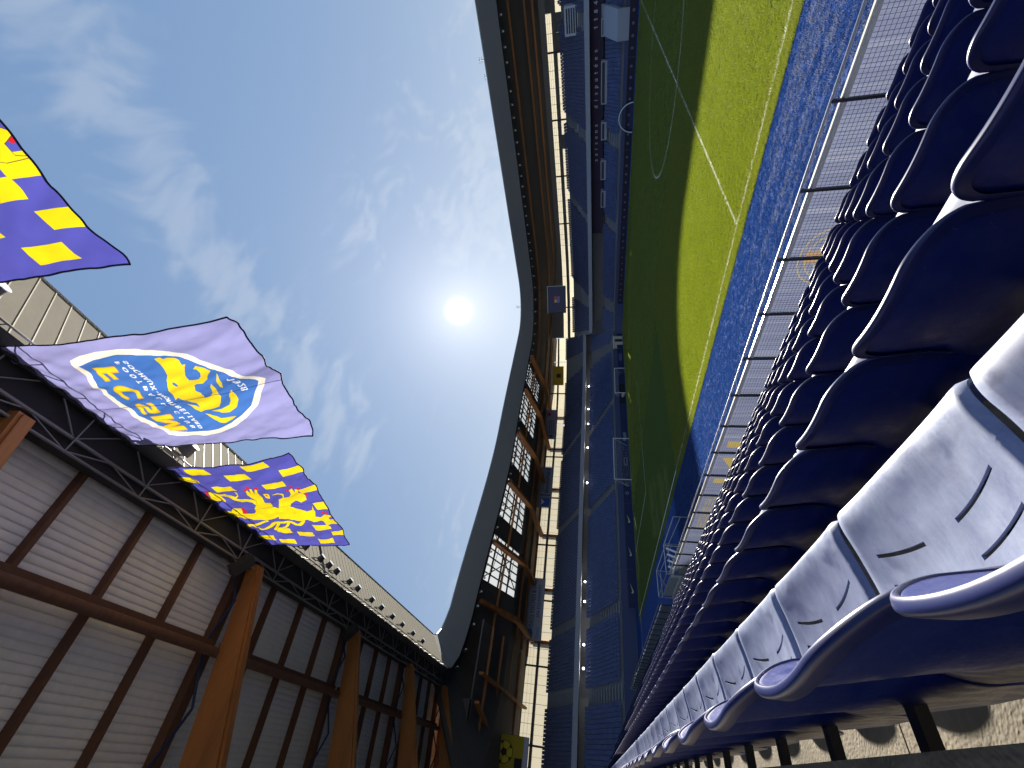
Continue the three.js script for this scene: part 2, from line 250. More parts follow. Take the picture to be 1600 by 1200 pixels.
function shellOf(surface, ns, nt, th) {
  const N = (nt + 1) * (ns + 1), top = [], nor = [];
  for (let j = 0; j <= nt; j++) for (let i = 0; i <= ns; i++) {
    const s = Math.sin((i / ns - 0.5) * Math.PI), t = j / nt, e = 0.004, sn = s * 0.95;
    const ds = surface(sn + e, t).sub(surface(sn - e, t)), dt = surface(sn, Math.min(1, t + e)).sub(surface(sn, Math.max(0, t - e)));
    top.push(surface(s, t)); nor.push(dt.cross(ds).normalize());
  }
  const pos = [], uv = [], idx = [];
  for (let k = 0; k < 2; k++) for (let n = 0; n < N; n++) { const p = top[n].clone().addScaledVector(nor[n], k ? -th : 0); pos.push(p.x, p.y, p.z); uv.push((n % (ns + 1)) / ns, Math.floor(n / (ns + 1)) / nt); }
  const at = (i, j, k) => k * N + j * (ns + 1) + i, quad = (a, b, c, d) => idx.push(a, d, c, a, c, b);
  for (let j = 0; j < nt; j++) for (let i = 0; i < ns; i++) { quad(at(i, j, 0), at(i + 1, j, 0), at(i + 1, j + 1, 0), at(i, j + 1, 0)); quad(at(i, j, 1), at(i, j + 1, 1), at(i + 1, j + 1, 1), at(i + 1, j, 1)); }
  for (let i = 0; i < ns; i++) { quad(at(i, 0, 0), at(i, 0, 1), at(i + 1, 0, 1), at(i + 1, 0, 0)); quad(at(i, nt, 0), at(i + 1, nt, 0), at(i + 1, nt, 1), at(i, nt, 1)); }
  for (let j = 0; j < nt; j++) { quad(at(0, j, 0), at(0, j + 1, 0), at(0, j + 1, 1), at(0, j, 1)); quad(at(ns, j, 0), at(ns, j, 1), at(ns, j + 1, 1), at(ns, j + 1, 0)); }
  const g = new THREE.BufferGeometry(); g.setAttribute('position', new THREE.Float32BufferAttribute(pos, 3)); g.setAttribute('uv', new THREE.Float32BufferAttribute(uv, 2)); g.setIndex(idx); g.computeVertexNormals();
  return { g, top, nor };
}
const SLOTS = [0.088, 0.15, 0.212], SLOT_HALF = 0.0042, SLOT_Z = [0.048, 0.18], PAN_HALF = 0.2425;
const panT = (x) => { let a = 0.3, b = 1; for (let i = 0; i < 30; i++) { const m = (a + b) / 2; panSurface(0, m).x > x ? (a = m) : (b = m); } return (a + b) / 2; };
function curvedPan(s, t) { // the same pan, its cross lines bent into shallow arcs so that the slots follow them
  if (t < 0.32 || t > 0.97) return panSurface(s, t);
  const x = panSurface(0, t).x, z = s * PAN_HALF, k = 0.85 * z * z * smooth(0.02, 0.07, x) * (1 - smooth(0.2, 0.325, x));
  return panSurface(s, k > 1e-5 ? panT(x + k) : t);
}
function slottedPan() {
  const th = 0.006, ss = [], ts = [];
  for (let i = 0; i <= 36; i++) ss.push(-1 + i / 18); for (const q of SLOT_Z) ss.push(q / PAN_HALF, -q / PAN_HALF); ss.sort((x, y) => x - y);
  for (let i = 0; i <= 44; i++) ts.push(i / 44); for (const x of SLOTS) ts.push(panT(x - SLOT_HALF), panT(x + SLOT_HALF)); ts.sort((x, y) => x - y);
  const hole = (i, j) => { const t = (ts[j] + ts[j + 1]) / 2, z = Math.abs((ss[i] + ss[i + 1]) / 2) * PAN_HALF; if (z < SLOT_Z[0] || z > SLOT_Z[1]) return false; const x = panSurface(0, t).x; return t > 0.3 && SLOTS.some((q) => Math.abs(q - x) < SLOT_HALF); };
  const A = ss.length, B = ts.length, top = [], pos = [], uv = [], idx = [];
  for (let j = 0; j < B; j++) for (let i = 0; i < A; i++) top.push(curvedPan(ss[i], ts[j]));
  const sheet = (k) => { for (let j = 0; j < B; j++) for (let i = 0; i < A; i++) { const p = top[j * A + i], du = top[j * A + Math.min(A - 1, i + 1)].clone().sub(top[j * A + Math.max(0, i - 1)]), dv = top[Math.min(B - 1, j + 1) * A + i].clone().sub(top[Math.max(0, j - 1) * A + i]), n = dv.cross(du).normalize(); const q = p.clone().addScaledVector(n, -k * th); pos.push(q.x, q.y, q.z); uv.push((ss[i] + 1) / 2, ts[j]); } };
  sheet(0); sheet(1); const N = A * B;
  for (let j = 0; j + 1 < B; j++) for (let i = 0; i + 1 < A; i++) if (!hole(i, j)) { const a = j * A + i, b = a + 1, c = a + A, d = c + 1; idx.push(a, c, d, a, d, b, N + a, N + d, N + c, N + a, N + b, N + d); }
  const g = new THREE.BufferGeometry(); g.setAttribute('position', new THREE.Float32BufferAttribute(pos, 3)); g.setAttribute('uv', new THREE.Float32BufferAttribute(uv, 2)); g.setIndex(idx); g.computeVertexNormals();
  const wp = [], wall = (a, b) => { const P = (k) => pos.slice(k * 3, k * 3 + 3); wp.push(...P(a), ...P(b), ...P(N + b), ...P(a), ...P(N + b), ...P(N + a)); };
  const solid = (i, j) => i >= 0 && j >= 0 && i + 1 < A && j + 1 < B && !hole(i, j);
  for (let j = 0; j + 1 < B; j++) for (let i = 0; i + 1 < A; i++) if (solid(i, j)) { const a = j * A + i; if (!solid(i - 1, j)) wall(a, a + A); if (!solid(i + 1, j)) wall(a + 1, a + A + 1); if (!solid(i, j - 1)) wall(a, a + 1); if (!solid(i, j + 1)) wall(a + A, a + A + 1); }
  const w = new THREE.BufferGeometry(); w.setAttribute('position', new THREE.Float32BufferAttribute(wp, 3)); w.computeVertexNormals();
  return merge([g, w]);
}
function makeSeat(ns, nt, slots) {
  const b = shellOf(backSurface, ns, nt, 0.0055), pan = slots ? slottedPan() : shellOf(panSurface, ns, Math.round(nt * 0.8), 0.0055).g;
  // rolled rim: over the top edge and down behind, swept up one side, across the top and down the other
  const loop = [], j0 = Math.round(nt * 0.48); for (let j = j0; j < nt; j++) loop.push([0, j]); for (let i = 0; i < ns; i++) loop.push([i, nt]); for (let j = nt; j >= j0; j--) loop.push([ns, j]);
  const prof = slots ? [[-0.003, -0.001], [0.001, -0.002], [0.004, -0.001], [0.006, 0.003], [0.0065, 0.008], [0.006, 0.012], [0.003, 0.015], [-0.004, 0.016], [-0.021, 0.0175], [-0.0225, 0.0165], [-0.021, 0.0145], [-0.004, 0.012], [-0.003, 0.008]] : [[-0.003, -0.001], [0.004, -0.001], [0.0065, 0.006], [0.004, 0.0145], [-0.021, 0.0175], [-0.021, 0.0145], [-0.003, 0.008]];
  const rp = [], ru = [], ri = [], L = loop.length, Q = prof.length, mid = V(0, 0.5, 0);
  const id = (n) => { const l = loop[Math.min(L - 1, Math.max(0, n))]; return l[1] * (ns + 1) + l[0]; };
  for (let n = 0; n < L; n++) {
    const p = b.top[id(n)], tg = b.top[id(n + 1)].clone().sub(b.top[id(n - 1)]), nn = b.nor[id(n)].clone().add(b.nor[id(n + 1)]).add(b.nor[id(n - 1)]).normalize(), o = tg.cross(nn).normalize();
    if (o.dot(p.clone().sub(mid)) < 0) o.negate();
    for (const [u, v] of prof) { const w = p.clone().addScaledVector(o, u).addScaledVector(nn, -v); rp.push(w.x, w.y, w.z); ru.push(n / L, v * 20); }
  }
  for (let n = 0; n + 1 < L; n++) for (let k = 0; k < Q; k++) { const a = n * Q + k, e = n * Q + (k + 1) % Q, c = (n + 1) * Q + k, d = (n + 1) * Q + (k + 1) % Q; ri.push(a, c, e, e, c, d); }
  const rim = new THREE.BufferGeometry(); rim.setAttribute('position', new THREE.Float32BufferAttribute(rp, 3)); rim.setAttribute('uv', new THREE.Float32BufferAttribute(ru, 2)); rim.setIndex(ri); rim.computeVertexNormals();
  const bracket = merge([box(0.09, 0.30, 0.385, 0.405, -0.10, -0.075), box(0.09, 0.30, 0.385, 0.405, 0.075, 0.10), box(0.10, 0.15, 0.34, 0.384, -0.25, 0.25), box(-0.066, 0.12, 0.31, 0.34, -0.02, 0.02)]);
  return { back: b.g, pan, rim, bracket };
}
const seatTex = (seed, dustSheen) => dataTex(512, 512, (u, v) => { // blue plastic under a dusty film with pale sun sheen painted in, wiped in places, with drip marks and grit
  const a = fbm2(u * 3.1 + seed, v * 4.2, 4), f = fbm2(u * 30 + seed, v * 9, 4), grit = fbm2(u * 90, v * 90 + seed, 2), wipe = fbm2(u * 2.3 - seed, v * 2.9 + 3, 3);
  let d = dustSheen * (0.74 + 0.28 * a + 0.10 * f + 0.08 * grit) * (1 - 0.5 * smooth(0.22, 0.6, wipe)); d = Math.min(0.95, Math.max(0, d));
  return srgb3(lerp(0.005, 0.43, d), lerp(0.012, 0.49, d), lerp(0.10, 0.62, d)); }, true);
const seatRough = dataTex(256, 256, (u, v) => { const n = 122 + 40 * fbm2(u * 6, v * 6, 4) + 25 * fbm2(u * 50, v * 50, 2); return [n, n, n]; });
const panMats = [[1.3, 0.6], [7.7, 0.5], [15.1, 0.68], [31.7, 0.55], [44.2, 0.62], [23.9, 0.18]].map(([s, d]) => phys(1, 1, 1, 0.98, { map: seatTex(s, d), roughnessMap: seatRough, ior: 1.52 }));  // last, darkest pan: lack of sunlight put into its colour
const scuffTex = (seed) => canvas(512, 512, (c, w, h) => { // navy plastic with faint scratches, rub marks and dried splashes
  const r = seeded(seed), v = srgb3(0.0045, 0.0155, 0.125); c.fillStyle = 'rgb(' + v.join(',') + ')'; c.fillRect(0, 0, w, h);
  for (let i = 0; i < 40; i++) { c.globalAlpha = 0.03 + 0.05 * r(); c.fillStyle = r() < 0.5 ? '#2d3a80' : '#6b6f80'; c.beginPath(); c.ellipse(r() * w, r() * h, 10 + 60 * r(), 6 + 25 * r(), r() * 3, 0, 7); c.fill(); }
  for (let i = 0; i < 26; i++) { c.globalAlpha = 0.12 + 0.3 * r(); c.strokeStyle = '#8d93ac'; c.lineWidth = 0.6 + r(); const x = r() * w, y = r() * h; c.beginPath(); c.moveTo(x, y); c.quadraticCurveTo(x + 40 * (r() - 0.5), y + 40 * (r() - 0.5), x + 110 * (r() - 0.5), y + 90 * (r() - 0.5)); c.stroke(); }
  for (let i = 0; i < 60; i++) { c.globalAlpha = 0.15 + 0.3 * r(); c.fillStyle = '#8b8a88'; c.beginPath(); c.arc(r() * w, r() * h, 0.6 + 1.8 * r(), 0, 7); c.fill(); } c.globalAlpha = 1;
});
const backMats = [31, 57, 83, 109].map((s) => phys(1, 1, 1, 0.95, { map: scuffTex(s), roughnessMap: seatRough, specularIntensity: 0.6 }));
const rimMat = phys(0.004, 0.011, 0.08, 0.36, { ior: 1.52 });
{
  const hi = makeSeat(40, 56, true), lo = makeSeat(14, 20, false), list = [];
  for (let i = 0; i < ROWS; i++) for (let k = -2; ; k++) {
    const z = -0.34 - 0.5 * k; if (z < STAND_END + 0.4) break;
    if (k > 48 && k < 52) continue;                        // the aisle down to the gate
    const x = ROW_X(i), y = ROW_TOP[i] - BACK; list.push({ i, x, y, z, d: Math.hypot(x, EYE - y - 0.7, z) });
  }
  list.sort((a, b) => a.d - b.d);
  const nth = ['eighth', 'seventh', 'sixth', 'fifth', 'fourth', 'third', 'second', 'first'];
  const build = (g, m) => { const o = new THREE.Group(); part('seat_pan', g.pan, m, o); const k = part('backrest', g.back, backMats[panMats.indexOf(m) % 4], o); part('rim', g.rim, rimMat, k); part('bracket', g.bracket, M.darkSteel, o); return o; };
  const protos = [hi, lo].map((g) => panMats.map((m) => build(g, m)));
  const r = seeded(99);
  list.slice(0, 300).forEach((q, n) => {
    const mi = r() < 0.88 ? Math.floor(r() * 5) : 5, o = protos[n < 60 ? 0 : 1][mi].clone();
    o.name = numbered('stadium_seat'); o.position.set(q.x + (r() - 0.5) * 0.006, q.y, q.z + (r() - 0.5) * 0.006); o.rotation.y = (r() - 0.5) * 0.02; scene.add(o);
    tag(o, (mi === 5 ? 'navy bucket seat with pan coloured as unlit in the ' : 'dusty dark blue plastic bucket seat with painted pan sheen in the ') + nth[q.i] + ' row up from the wire mesh fence', 'seat', nth[q.i] + ' row of seats up from the fence');
  });
  const rest = list.slice(300), far = merge([lo.back, lo.pan, lo.rim]), im = new THREE.InstancedMesh(far, phys(0.02, 0.03, 0.13, 0.45, { ior: 1.52 }), rest.length), m4 = new THREE.Matrix4();
  rest.forEach((q, n) => { m4.makeTranslation(q.x, q.y, q.z); im.setMatrixAt(n, m4); });
  im.name = 'seat_rows'; im.castShadow = im.receiveShadow = true; scene.add(im);
  tag(im, 'blue bucket seats receding along the concrete terrace towards the far corner', 'seats', null, 'stuff');
}
// ---------------------------------------------------------------- fence between terrace and pitch
{
  const X = 7.9, step = 1.329, z0 = -2.505, t = thing('pitch_fence', 'low steel fence with wire mesh and backlit banner panels along the blue turf', 'fence');
  const topY = 1.525, capY = 1.355, lowY = 0.18;
  part('top_rail', bar(V(X, topY, 3), V(X, topY, -22.4), 0.021, 10), M.galva, t);
  part('cap_rail', merge([box(X - 0.012, X + 0.055, capY - 0.05, capY, -22.4, 3), box(X + 0.02, X + 0.07, capY + 0.004, capY + 0.03, -22.4, 3)]), M.cream, t);
  part('bottom_rail', box(X - 0.02, X + 0.02, lowY - 0.04, lowY, -22.4, 3), M.galva, t);
  const wires = [];
  const banner = (k) => canvas(256, 256, (c, w, h) => {
    c.fillStyle = 'rgb(116,124,150)'; c.fillRect(0, 0, w, h);
    const r = seeded(40 + k); c.globalAlpha = 0.05; for (let i = 0; i < 60; i++) { c.fillStyle = r() < 0.5 ? '#7d88a5' : '#ffffff'; c.fillRect(r() * w, 0, 2 + r() * 14, h); } c.globalAlpha = 1;
    c.fillStyle = 'rgb(176,158,96)';
    if (k === 1 || k === 2) { c.strokeStyle = 'rgb(172,158,120)'; c.lineWidth = 5; const cx = k === 1 ? 250 : 6; for (const q of [48, 80, 108]) { c.beginPath(); c.arc(cx, 150, q, 0, 7); c.stroke(); } c.fillStyle = 'rgb(168,140,110)'; c.fillRect(cx - 14, 60, 28, 180); }
    if (k === 6) c.fillRect(150, 40, 60, 200);
    if (k === 7) { c.beginPath(); c.moveTo(60, 40); c.lineTo(200, 130); c.lineTo(60, 225); c.closePath(); c.fill(); }
    if (k === 8) c.fillRect(40, 40, 56, 200);
    if (k === 9 || k === 10) { const q = seeded(k); for (let y = 40; y < 150; y += 26) for (let x = 12; x < 240; x += 20) if (q() < 0.75) c.fillRect(x, y, 13, 14); for (let x = 12; x < 240; x += 46) c.fillRect(x, 175, 30, 50); }
    if (k === 14) { c.fillStyle = 'rgb(190,185,160)'; c.fillRect(20, 40, 210, 180); }
  });
  for (let k = -4; k < 16; k++) {
    const z = z0 - step * k; if (z > 3 || z < -22.3) continue;
    part('post', merge([box(X - 0.03, X + 0.03, 0, topY, z - 0.022, z + 0.022), box(X - 0.08, X + 0.08, 0, 0.02, z - 0.07, z + 0.07)]), M.darkSteel, t);
    const a = z - 0.024, b = Math.max(-22.4, z - step + 0.024), nz = 22, ny = 18;
    const w = []; for (let i = 1; i < nz; i++) w.push(box(X - 0.024, X - 0.02, lowY, capY - 0.05, lerp(a, b, i / nz) - 0.0022, lerp(a, b, i / nz) + 0.0022)); for (let i = 1; i < ny; i++) { const y = lerp(lowY, capY - 0.05, i / ny); w.push(box(X - 0.0195, X - 0.0155, y - 0.0022, y + 0.0022, b, a)); }
    const wm = part('wire_mesh', merge(w), M.darkSteel, t); wm.userData.kind = 'stuff';
    const g = grid(6, 6, (u, v) => [X + 0.03 + 0.006 * Math.sin(u * 7 + k) * Math.sin(v * 5), lerp(capY - 0.052, lowY, v), lerp(a, b, u)]);
    part('banner_panel', g, new THREE.MeshPhysicalMaterial({ map: banner(k), roughness: 0.9, transmission: 0.36, thickness: 0, side: THREE.DoubleSide }), t);
  }
}
// ---------------------------------------------------------------- roof over our own terrace
const RING_TOP = (x) => x < 14 ? 24.05 : x < 42 ? lerp(24.05, 21.75, smooth(8, 44, x)) : lerp(21.75, 21.2, smooth(42, 77, x));
const EDGE_X = 10.6, RECESS = 3.2, DROP = 2.2;
{
  const t = thing('side_stand_roof', 'timber and white sheet roof with ribbed pale visor above the near seats', 'roof');
  const roofY = (x) => 22.95 + 0.085 * (x - 5.9), beamsZ = [4.4, -8, -20.4, -32.8, -45.2, -57.6], X0 = -9, X1 = 6.0;
  const rafterZ = []; for (let z = 4.4; z > -63; z -= 3.1) rafterZ.push(z);
  // corrugated sheets, one run between each pair of rafters
  for (let k = 0; k + 1 < rafterZ.length; k++) {
    const prof = [], p = 0.27, dep = 0.055; for (let x = X0; x < X1 - 0.1; x += p) { prof.push([x, 0], [x + p * 0.72, 0], [x + p * 0.79, dep], [x + p * 0.92, dep]); } prof.push([X1, 0]);
    const g = grid(prof.length - 1, 1, (u, v) => { const q = prof[Math.round(u * (prof.length - 1))]; return [q[0], roofY(q[0]) + q[1], lerp(rafterZ[k], rafterZ[k + 1], v)]; });
    part('roof_sheet', metreUV(merge([g.toNonIndexed()])), M.sheet, t);
  }
  part('roof_covering', prism([[X0, roofY(X0) + 0.07], [X1, roofY(X1) + 0.07], [X1, roofY(X1) + 0.25], [X0, roofY(X0) + 0.25]], 'z', -63.5, 5), M.roofTop, t);
  for (const z of rafterZ) { const main = beamsZ.some((b) => Math.abs(b - z) < 0.1), w = main ? 0.46 : 0.17, h = main ? 0.42 : 0.34; part('rafter', prism([[X0, roofY(X0) - h], [X1, roofY(X1) - h], [X1, roofY(X1) - 0.004], [X0, roofY(X0) - 0.004]], 'z', z - w / 2, z + w / 2), M.darkWood, t); }
  for (const z of beamsZ) {
    const b = part('glulam_beam', prism([[5.95, 21.72], [5.95, 22.28], [-1.66, 20.72], [-9, 19.3], [-9, 17.0], [-1.5, 19.15]], 'z', z - 0.26, z + 0.26), M.glulam, t);
    part('lower_flange', prism([[5.9, 21.6], [5.9, 21.712], [-1.5, 19.142], [-9, 16.99], [-9, 16.85], [-1.5, 19.0]], 'z', z - 0.16, z + 0.16), M.glulam, b);
    for (const [q, e] of [[[5.8, 22.86], [4.2, 21.9]], [[4.2, 21.9], [2.3, 22.3]], [[2.3, 22.3], [0.1, 21.3]], [[0.1, 21.3], [-2, 21.95]], [[-2, 21.95], [-4.4, 20.4]]]) part('brace', bar(V(q[0], q[1], z + 0.36), V(e[0], e[1], z + 0.36), 0.055, 8), M.blueSteel, t);
  }
  // round logs resting on the main beams, one between each pair
  for (let k = 0; k + 1 < beamsZ.length; k++) for (const [x, y, dz] of [[2.1, 21.62, 0.0], [-4.6, 20.6, 0.0]]) { const g = new THREE.CapsuleGeometry(0.19, beamsZ[k] - beamsZ[k + 1] + 0.5, 6, 14); g.rotateX(Math.PI / 2); g.translate(x, y, (beamsZ[k] + beamsZ[k + 1]) / 2 + dz); part('purlin_log', g, M.darkWood, t); part('purlin_plate', box(x + 0.12, x + 0.42, y + 0.24, y + 0.44, beamsZ[k + 1] + 0.3, beamsZ[k] - 0.3), M.darkWood, t); }
  // service walkway and lattice girder along the front
  part('catwalk_deck', box(5.75, 7.42, 22.14, 22.2, -56.5, 5), M.blackDeck, t);
  part('catwalk_side', box(7.42, 7.48, 21.95, 22.6, -56.5, 5), M.blackDeck, t);
  part('catwalk_side', box(5.7, 5.75, 21.95, 22.6, -56.5, 5), M.blackDeck, t);
  for (const [x, y, r] of [[6.2, 21.98, 0.07], [5.72, 21.86, 0.05], [7.3, 21.86, 0.05], [7.46, 21.3, 0.035]]) part('chord', bar(V(x, y, 5), V(x, y, -56.3), r, 8), M.steel, t);
  for (let z = 4.4, k = 0; z > -56; z -= 1.55, k++) {
    const o = k % 2, g = [bar(V(o ? 5.72 : 7.3, 21.86, z), V(6.2, 21.98, z - 1.55), 0.032, 6), bar(V(6.2, 21.98, z), V(o ? 7.3 : 5.72, 21.86, z - 1.55), 0.026, 6)];
    if (o) g.push(bar(V(5.72, 21.86, z), V(7.3, 21.86, z), 0.03, 6));
    g.push(bar(V(7.46, 21.3, z), V(7.46, 21.95, z - (o ? 0.5 : -0.5)), 0.022, 5), bar(V(7.46, 21.3, z - 0.8), V(7.46, 21.95, z - 0.8), 0.02, 5));
    part('lattice', merge(g), M.steel, t);
  }
  // visor of narrow pale panels with raised seams, sloping up and out to the edge
  const n = V(DROP, -RECESS, 0).normalize();
  for (let z = 4.4; z > -55.9; z -= 0.62) {
    const a = Math.max(-56, z - 0.615), bx = EDGE_X - RECESS, by = RING_TOP(0) - DROP;
    const g = part('visor_panel', prism([[bx, by], [EDGE_X, by + DROP], [EDGE_X - n.x * 0.05, by + DROP - n.y * 0.05], [bx - n.x * 0.05, by - n.y * 0.05]], 'z', a, z), M.fascia, t);
    part('seam', prism([[bx, by], [EDGE_X, by + DROP], [EDGE_X + n.x * 0.012, by + DROP + n.y * 0.012], [bx + n.x * 0.012, by + n.y * 0.012]], 'z', z - 0.002, z + 0.03), M.seam, g);
  }
  part('edge_trim', box(EDGE_X - 0.02, EDGE_X + 0.05, RING_TOP(0) - 0.015, RING_TOP(0) + 0.08, -55.8, 5), M.seam, t);
  part('visor_top', prism([[5.4, 23.25], [EDGE_X, RING_TOP(0) + 0.03], [EDGE_X, RING_TOP(0) + 0.1], [5.4, 23.45]], 'z', -56, 5), M.roofTop, t);
  part('strap', prism([[EDGE_X - RECESS + n.x * 0.03, RING_TOP(0) - DROP + n.y * 0.03], [EDGE_X + n.x * 0.03, RING_TOP(0) + n.y * 0.03], [EDGE_X + n.x * 0.07, RING_TOP(0) + n.y * 0.07], [EDGE_X - RECESS + n.x * 0.07, RING_TOP(0) - DROP + n.y * 0.07]], 'z', -26.7, -26.55), M.blackDeck, t);
  part('gutter', prism([[7.0, 21.75], [7.5, 21.75], [7.5, 21.9], [7.0, 21.9]], 'z', -56.4, 5), M.blackDeck, t);
}
// floodlights along the walkway
function floodlight(x, y, z, turn, tilt, label, group, s = 1) {
  const o = thing('floodlight', label, 'floodlight', [x, y, z], turn, group); o.scale.setScalar(s);
  const head = part('housing', new THREE.CylinderGeometry(0.16, 0.22, 0.34, 12).rotateZ(-Math.PI / 2).translate(0.1, 0, 0), M.darkSteel, o); head.rotation.z = tilt;
  part('lens', new THREE.CylinderGeometry(0.2, 0.2, 0.02, 14).rotateZ(Math.PI / 2).translate(0.28, 0, 0), M.lampGlass, head);
  part('bracket', merge([box(-0.03, 0.03, 0, 0.42, -0.26, -0.22), box(-0.03, 0.03, 0, 0.42, 0.22, 0.26), box(-0.03, 0.03, 0.4, 0.44, -0.26, 0.26)]), M.steel, o);
  return o;
}
for (const z of [-4.9, -11.9, -12.9, -21.8, -22.9, -24.8, -25.9, -27, -29, -30.4, -33, -35, -37.5, -40, -43, -46]) floodlight(7.95, 21.62, z, 0, -0.7, 'black floodlight under the pale ribbed visor of the near roof', 'floodlights on the near roof', z > -20 ? 1.35 : 1);
for (const [z, label] of [[-18.9, 'black loudspeaker box under the walkway beside the glued timber beam nearest the lion flag'], [-31.4, 'black loudspeaker box under the walkway farther from the flags']]) {
  const t = thing('loudspeaker', label, 'loudspeaker', [5.5, 21.55, z], 0.5); part('cabinet', new THREE.BoxGeometry(1.0, 0.45, 0.5), M.blackDeck, t).rotation.z = -0.4; part('yoke', merge([bar(V(-0.1, 0.1, -0.27), V(0.1, 0.55, -0.27), 0.025, 6), bar(V(-0.1, 0.1, 0.27), V(0.1, 0.55, 0.27), 0.025, 6)]), M.steel, t);
}
// ---------------------------------------------------------------- flags hanging from the walkway
const flagBlue = 'rgb(84,84,178)';
const LION = {
body: [[0.551, -0.008], [0.494, 0.034], [0.509, 0.090], [0.469, 0.139], [0.486, 0.162], [0.479, 0.220], [0.504, 0.209], [0.541, 0.165], [0.556, 0.210], [0.554, 0.270], [0.525, 0.312], [0.489, 0.337], [0.447, 0.394], [0.450, 0.437], [0.446, 0.485], [0.498, 0.501], [0.515, 0.546], [0.505, 0.623], [0.521, 0.657], [0.538, 0.703], [0.569, 0.762], [0.610, 0.744], [0.665, 0.667], [0.649, 0.607], [0.625, 0.530], [0.607, 0.461], [0.635, 0.390], [0.655, 0.301], [0.638, 0.256], [0.643, 0.179], [0.619, 0.153], [0.625, 0.100], [0.597, 0.079], [0.610, 0.018], [0.580, -0.012]],
arm1: [[0.447, 0.394], [0.416, 0.384], [0.398, 0.343], [0.402, 0.295], [0.363, 0.283], [0.351, 0.227], [0.332, 0.187], [0.342, 0.124], [0.327, 0.082], [0.284, 0.097], [0.271, 0.124], [0.289, 0.147], [0.310, 0.173], [0.297, 0.237], [0.315, 0.256], [0.331, 0.308], [0.314, 0.338], [0.292, 0.339], [0.283, 0.330], [0.290, 0.357], [0.322, 0.343], [0.346, 0.302], [0.361, 0.351], [0.376, 0.405], [0.412, 0.432], [0.450, 0.437]],
arm2: [[0.462, 0.393], [0.404, 0.427], [0.367, 0.423], [0.329, 0.419], [0.279, 0.446], [0.266, 0.467], [0.304, 0.471], [0.254, 0.497], [0.256, 0.517], [0.306, 0.502], [0.259, 0.542], [0.267, 0.557], [0.323, 0.522], [0.380, 0.502], [0.431, 0.496], [0.434, 0.539], [0.498, 0.501], [0.494, 0.424]],
badge: [[0.328, 0.551], [0.333, 0.603], [0.378, 0.575], [0.375, 0.533]],
hind1: [[0.529, 0.529], [0.460, 0.594], [0.418, 0.619], [0.400, 0.671], [0.372, 0.685], [0.342, 0.667], [0.338, 0.620], [0.330, 0.676], [0.359, 0.700], [0.401, 0.682], [0.397, 0.734], [0.371, 0.763], [0.329, 0.775], [0.318, 0.809], [0.360, 0.804], [0.327, 0.831], [0.336, 0.853], [0.376, 0.827], [0.399, 0.856], [0.427, 0.860], [0.468, 0.855], [0.479, 0.802], [0.488, 0.784], [0.468, 0.741], [0.487, 0.682], [0.534, 0.630], [0.563, 0.626]],
hind2: [[0.528, 0.512], [0.519, 0.612], [0.558, 0.688], [0.576, 0.757], [0.571, 0.819], [0.531, 0.853], [0.572, 0.833], [0.586, 0.844], [0.627, 0.827], [0.636, 0.880], [0.617, 0.929], [0.618, 0.976], [0.633, 1.008], [0.652, 0.954], [0.679, 0.959], [0.687, 1.015], [0.692, 0.914], [0.677, 0.852], [0.679, 0.777], [0.652, 0.724], [0.665, 0.667], [0.662, 0.548], [0.629, 0.455]],
};
